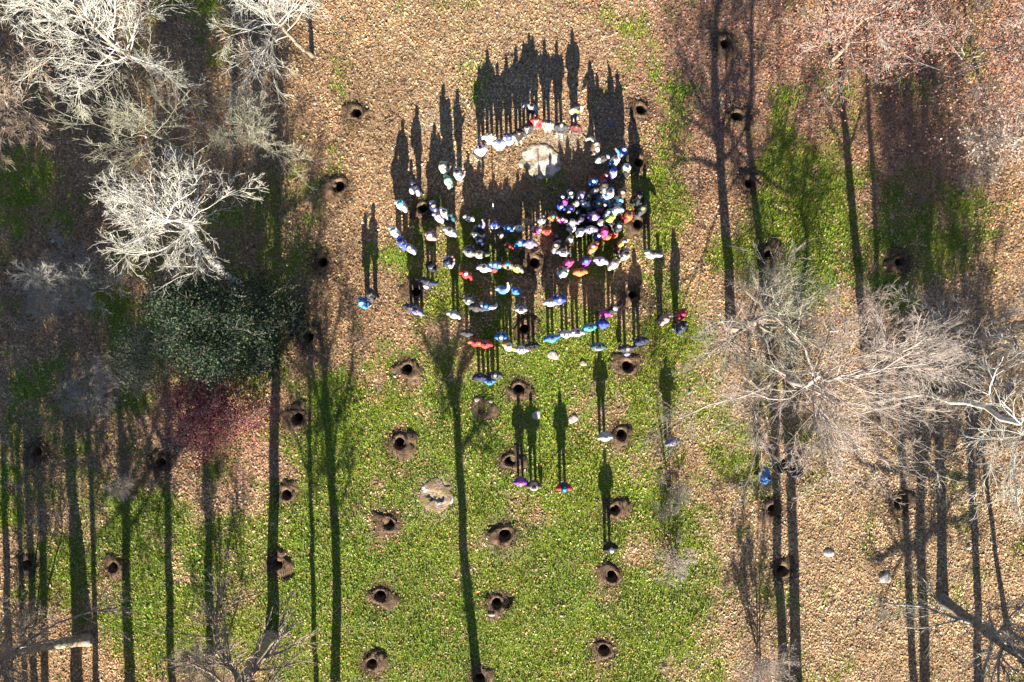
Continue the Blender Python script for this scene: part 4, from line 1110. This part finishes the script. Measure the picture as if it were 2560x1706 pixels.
 (1325,608,1.70,'violet','sun:violet','in dull violet coat and brimmed hat',dict(pose='akimbo')),
 (1118,656,1.72,'navy','short:hblack','in navy jacket holding a pale paper on the left',dict(pose='hold',face=-50,sl='lav')),
 (1210,669,1.72,'white','short:hbrown','in white jacket with blue trim in the third row',dict(pose='akimbo',sl='lav',face=-10)),
 (1238,662,1.70,'blue','beanie:slate','in blue jacket with red backpack',dict(pose='akimbo',face=-10,sl='lblue',pack='red')),
 (1269,662,1.68,'brown','beanie:blue','in brown jacket and blue hat right of the red backpack',dict(pose='pocket',face=0,yk='tan')),
 (1293,670,1.62,'yellow','short:hgrey','in yellow jacket with grey sleeves in the third row',dict(pose='pocket',sl='grey',face=-20)),
 (1165,686,1.60,'red','beanie:white','in red jacket and white hat on the lower left',dict(pose='pocket',face=-30)),
 (1076,668,1.66,'black','short:hblack','in black with a violet scarf on the left, above the dark jacket',dict(pose='hold',face=-40,scarf='violet')),
 (1068,704,1.70,'navy','short:hblack','in navy and white, lowest of the left flank group',dict(pose='wide',face=-20,yk='char',pack='lav')),
 (1256,724,1.70,'blue','short:hbrown','in bright blue jacket with raised hand in the fourth row',dict(pose='raise',face=-15,sl='lblue')),
 (1289,728,1.35,'blue','beanie:blue','child in blue with pinkish legs right of the raised hand',dict(pose='fold',tr='rose')),
 (1023,770,1.70,'navy','tail:hbrown','in navy with brown ponytail, lower left of the crowd',dict(pose='pocket',face=-30)),
 (1040,776,1.74,'violet','short:hblack','in dark violet beside the brown ponytail',dict(pose='pocket',face=-30)),
 (1172,752,1.66,'grey','short:hgrey','in grey jacket left of the dark pair in the lower crowd',dict(pose='hold',face=-20)),
 (1190,769,1.72,'char','short:hbrown','in charcoal left of the blue and white jacket',dict(pose='pocket',face=-10)),
 (1215,766,1.72,'lgrey','beanie:blue','in pale grey jacket and blue hat in the lower crowd',dict(pose='wide',face=-15,yk='navy')),
 (1134,786,1.66,'lgrey','short:hgrey','in pale grey coat at the tip of the long trunk shadow',dict(pose='pocket',face=-20)),
 (1303,774,1.55,'lgrey','short:hbrown','in pale grey jacket alone in the lower middle',dict(pose='hold',face=0)),
 (1377,756,1.66,'lgrey','beanie:grey','in pale grey jacket left of the blue and white pair',dict(pose='akimbo',face=0)),
 (1399,750,1.72,'white','short:hgrey','in white jacket with royal blue sleeves in the lower middle',dict(pose='hold',face=0,sl='royal',yk='royal')),
 (1169,833,1.66,'char','short:hblack','in charcoal left above the pair of red jackets',dict(pose='pocket',face=-10)),
 (1188,856,1.70,'red','short:hblack','in red jacket, left one of the pair of red jackets',dict(pose='akimbo',face=-10,sl='orange')),
 (1213,861,1.66,'red','short:hblack','in red jacket, right one of the pair of red jackets',dict(pose='akimbo',face=0)),
 (1253,844,1.66,'blue','beanie:white','in blue jacket and white hat right of the red pair',dict(pose='fold',face=0,yk='navy')),
 (1272,867,1.70,'white','short:hgrey','in white and yellow jacket in the last row',dict(pose='wide',face=-30,sl='yellow')),
 (1304,874,1.66,'lav','short:hgrey','in lavender and white jacket in the last row',dict(pose='akimbo',face=0,yk='white')),
 (1330,865,1.74,'black','short:hblack','in shiny black jacket in the last row',dict(pose='pocket',face=10)),
 (1380,846,1.72,'blue','short:hbrown','in bright blue jacket alone in the last row',dict(pose='wide',face=10)),
 (1416,835,1.66,'lgrey','short:hgrey','in pale grey jacket left of the teal jacket',dict(pose='pocket',face=0)),
 (1444,831,1.70,'lav','short:hblack','in pale lavender jacket beside the teal jacket',dict(pose='akimbo',face=0,yk='lgrey')),
 (1476,818,1.66,'teal','long:hbrown','in teal jacket with long brown hair',dict(pose='akimbo',face=10)),
 (1509,811,1.62,'royal','hood:royal','in royal blue hooded jacket in the last row',dict(pose='fold',face=0)),
 (1514,786,1.55,'magenta','beanie:pink','in magenta jacket and hot pink hat above the royal blue hood',dict(pose='fold',face=10)),
 (1537,772,1.68,'black','beanie:white','in black jacket and white hat right of the hot pink hat',dict(pose='wide',face=30)),
 (1497,867,1.72,'dteal','short:hblack','in dark teal jacket below the royal blue hood',dict(pose='akimbo',face=0,yk='slate')),
 (1568,872,1.78,'char','short:hgrey','in dark jacket with violet bag at the lower right of the crowd',dict(pose='wide',face=5,pack='violet')),
 (1604,853,1.74,'navy','hood:navy','in navy hooded jacket half under the bare twigs',dict(pose='pocket',face=20)),
 (1706,786,1.62,'crimson','beanie:crimson','in crimson under the twigs of the huge bare tree',dict(pose='pocket',face=60)),
 (1706,818,1.70,'navy','short:hblack','in navy below the crimson one under the bare twigs',dict(pose='pocket',face=60)),
 (1664,798,1.60,'rose','short:tan','in dusty pink left of the crimson one under the bare twigs',dict(pose='pocket',face=50)),
 # stragglers
 (1200,944,1.72,'navy','short:hblack','in navy, left one of three below the red pair',dict(pose='pocket',face=-5)),
 (1224,953,1.60,'blue','beanie:navy','in blue, lowest of three below the red pair',dict(pose='fold',face=0)),
 (1238,938,1.70,'char','short:hgrey','in charcoal, right one of three below the red pair',dict(pose='pocket',face=0)),
 (905,758,1.68,'blue','beanie:lblue','in bright blue jacket, lower of the pair far left of the crowd',dict(pose='fold',face=-60)),
 (925,736,1.72,'char','short:hblack','in dark clothes beside the bright blue jacket far left',dict(pose='pocket',face=-70)),
 (1514,1094,1.70,'lgrey','short:hgrey','alone in pale jacket beside a hole in the right grass',dict(pose='akimbo',face=5)),
 (1302,1207,1.62,'purple','tail:hblond','in purple jacket, leftmost of three standing in the grass',dict(pose='akimbo',face=0,yk='magenta')),
 (1335,1217,1.72,'brown','short:hbrown','in brown jacket, middle one of three standing in the grass',dict(pose='pocket',face=0,yk='beige')),
 (1411,1222,1.74,'navy','beanie:teal','in navy jacket and teal hat, rightmost of three in the grass',dict(pose='akimbo',face=0,sl='red')),
 (1528,1374,1.74,'black','beanie:white','alone in black with white hat, lowest in the grass',dict(pose='pocket',face=10)),
 (1684,1106,1.60,'violet','short:hgrey','in dull violet beside the thin shrub, edge of the bare tree',dict(pose='pocket',face=20)),
 (1919,1195,1.66,'blue','short:hbrown','in bright blue jacket under the huge bare tree, below its crown',dict(pose='wide',face=80)),
 (1963,1167,1.70,'black','short:hblond','fair-haired in black under the huge bare tree',dict(pose='pocket',face=60)),
 (1998,1182,1.66,'char','short:hbrown','in charcoal with yellow bag under the huge bare tree',dict(pose='fold',face=50,pack='yellow')),
]
for (px, py, h, top, head, lab, kw) in PEOPLE:
    person(px, py, h, top, head, lab, **kw)

# ------------------------------------------------------------------ tools and litter
M_WOOD = noise_mat('ash handle', (.32, .22, .12), (.48, .35, .2), 20, .6, .1)
M_STEEL = noise_mat('worn steel', (.10, .10, .11), (.30, .29, .28), 12, .45, .2)
M_WHITEP = noise_mat('white paint', (.66, .66, .66), (.76, .76, .76), 6, .5, 0)
def shovel(px, py, lab, yaw):
    x, y = W(px, py)
    rt = empty('shovel', (x, y, float(relief(np.array([x]), np.array([y]))[0])), yaw)
    tag(rt, lab, 'shovel', 'shovels standing in the ground')
    v, f = tubes(np.array([[[0, 0, .32], [.01, .01, .7], [.0, .03, 1.15]]]), np.array([[.018, .017, .017]]), 8)
    obj('shaft', mesh_np('shaft', v, f, True), M_WOOD, rt)
    v, f = tubes(np.array([[[-.06, .03, 1.16], [0, .03, 1.165], [.06, .03, 1.16]]]), np.array([[.017, .019, .017]]), 8)
    obj('grip', mesh_np('grip', v, f, True), M_WOOD, rt)
    pts = [(-.11, 0, .36), (.11, 0, .36), (.12, .015, .25), (.10, .02, .12), (0, .02, -.05), (-.10, .02, .12), (-.12, .015, .25), (0, -.025, .34), (0, -.02, .15)]
    fc = [(0, 7, 8, 6), (7, 1, 2, 8), (6, 8, 5, 5), (8, 2, 3, 3), (5, 8, 4, 4), (8, 3, 4, 4)]
    b = np.array(pts); b2 = b + [0, .008, 0]
    V, F = merge([(b, np.array(fc)), (b2, np.array(fc)[:, ::-1].copy())])
    F[len(fc):] = np.array([list(r) for r in (np.array(fc) + len(b))])
    me = mesh_np('blade', V, fixq(V, F)); obj('blade', me, M_STEEL, rt)
shovel(1545, 858, 'shovel stuck upright in grass left of the violet bag', 0.2)
shovel(1352, 1207, 'shovel stuck upright in grass beside the brown jacket', 0.1)
x, y = W(1234, 524)
v, f = tubes(np.array([[[0, 0, -.05], [0, .01, .8], [.0, .02, 1.45]]]), np.array([[.022, .022, .02]]), 8)
tag(obj('white_pole', mesh_np('white_pole', v, f, True), M_WHITEP, loc=(x, y, 0)), 'thin white pole standing above the white and violet jacket', 'pole')
x, y = W(1349, 536)
v, f = tubes(np.array([[[0, 0, -.05], [0, .02, .7], [.01, .05, 1.3]]]), np.array([[.02, .02, .018]]), 8)
tag(obj('wooden_stick', mesh_np('wooden_stick', v, f, True), M_WOOD, loc=(x, y, 0)), 'wooden stick standing just left of the orange jacket', 'stick')
x, y = W(2080, 829)
v, f = tubes(np.array([[[-.25, 0, .06], [0, .01, .09], [.3, -.01, .06]]]), np.array([[.02, .025, .02]]), 6)
tag(obj('white_stick', mesh_np('white_stick', v, f, True), M_WHITEP, loc=(x, y, 0)), 'white stick lying on leaves under the big bare tree', 'stick')
def bag(px, py, c, lab, s=1.0):
    x, y = W(px, py)
    rg = np.random.default_rng(int(px))
    v, f = lathe([(0, 0, 0, .15, .10), (0, 0, .06, .18, .13), (0, 0, .18, .16, .11), (0, 0, .27, .10, .07), (0, 0, .30, .04, .03)], 12, True, True, .08, rg)
    rt = empty('bag', (x, y, 0), rg.uniform(0, 3), s); tag(rt, lab, 'bag')
    obj('sack', mesh_np('sack', v, fixq(v, f), True), cloth(c), rt)
    v, f = limb_tube([(-.08, 0, .26), (-.04, .0, .36), (.04, 0, .36), (.08, 0, .26)], [.012] * 4, 6)
    obj('handle', mesh_np('handle', v, f, True), cloth('black'), rt)
bag(1724, 980, 'teal', 'teal bag on the grass at the left edge of the huge bare tree', .55)
bag(1527, 312, 'blue', 'small blue bag in the long shadows right of the arc', .6)
bag(1801, 258, 'lblue', 'tiny pale blue bag in the trunk shadow on the right slope', .35)
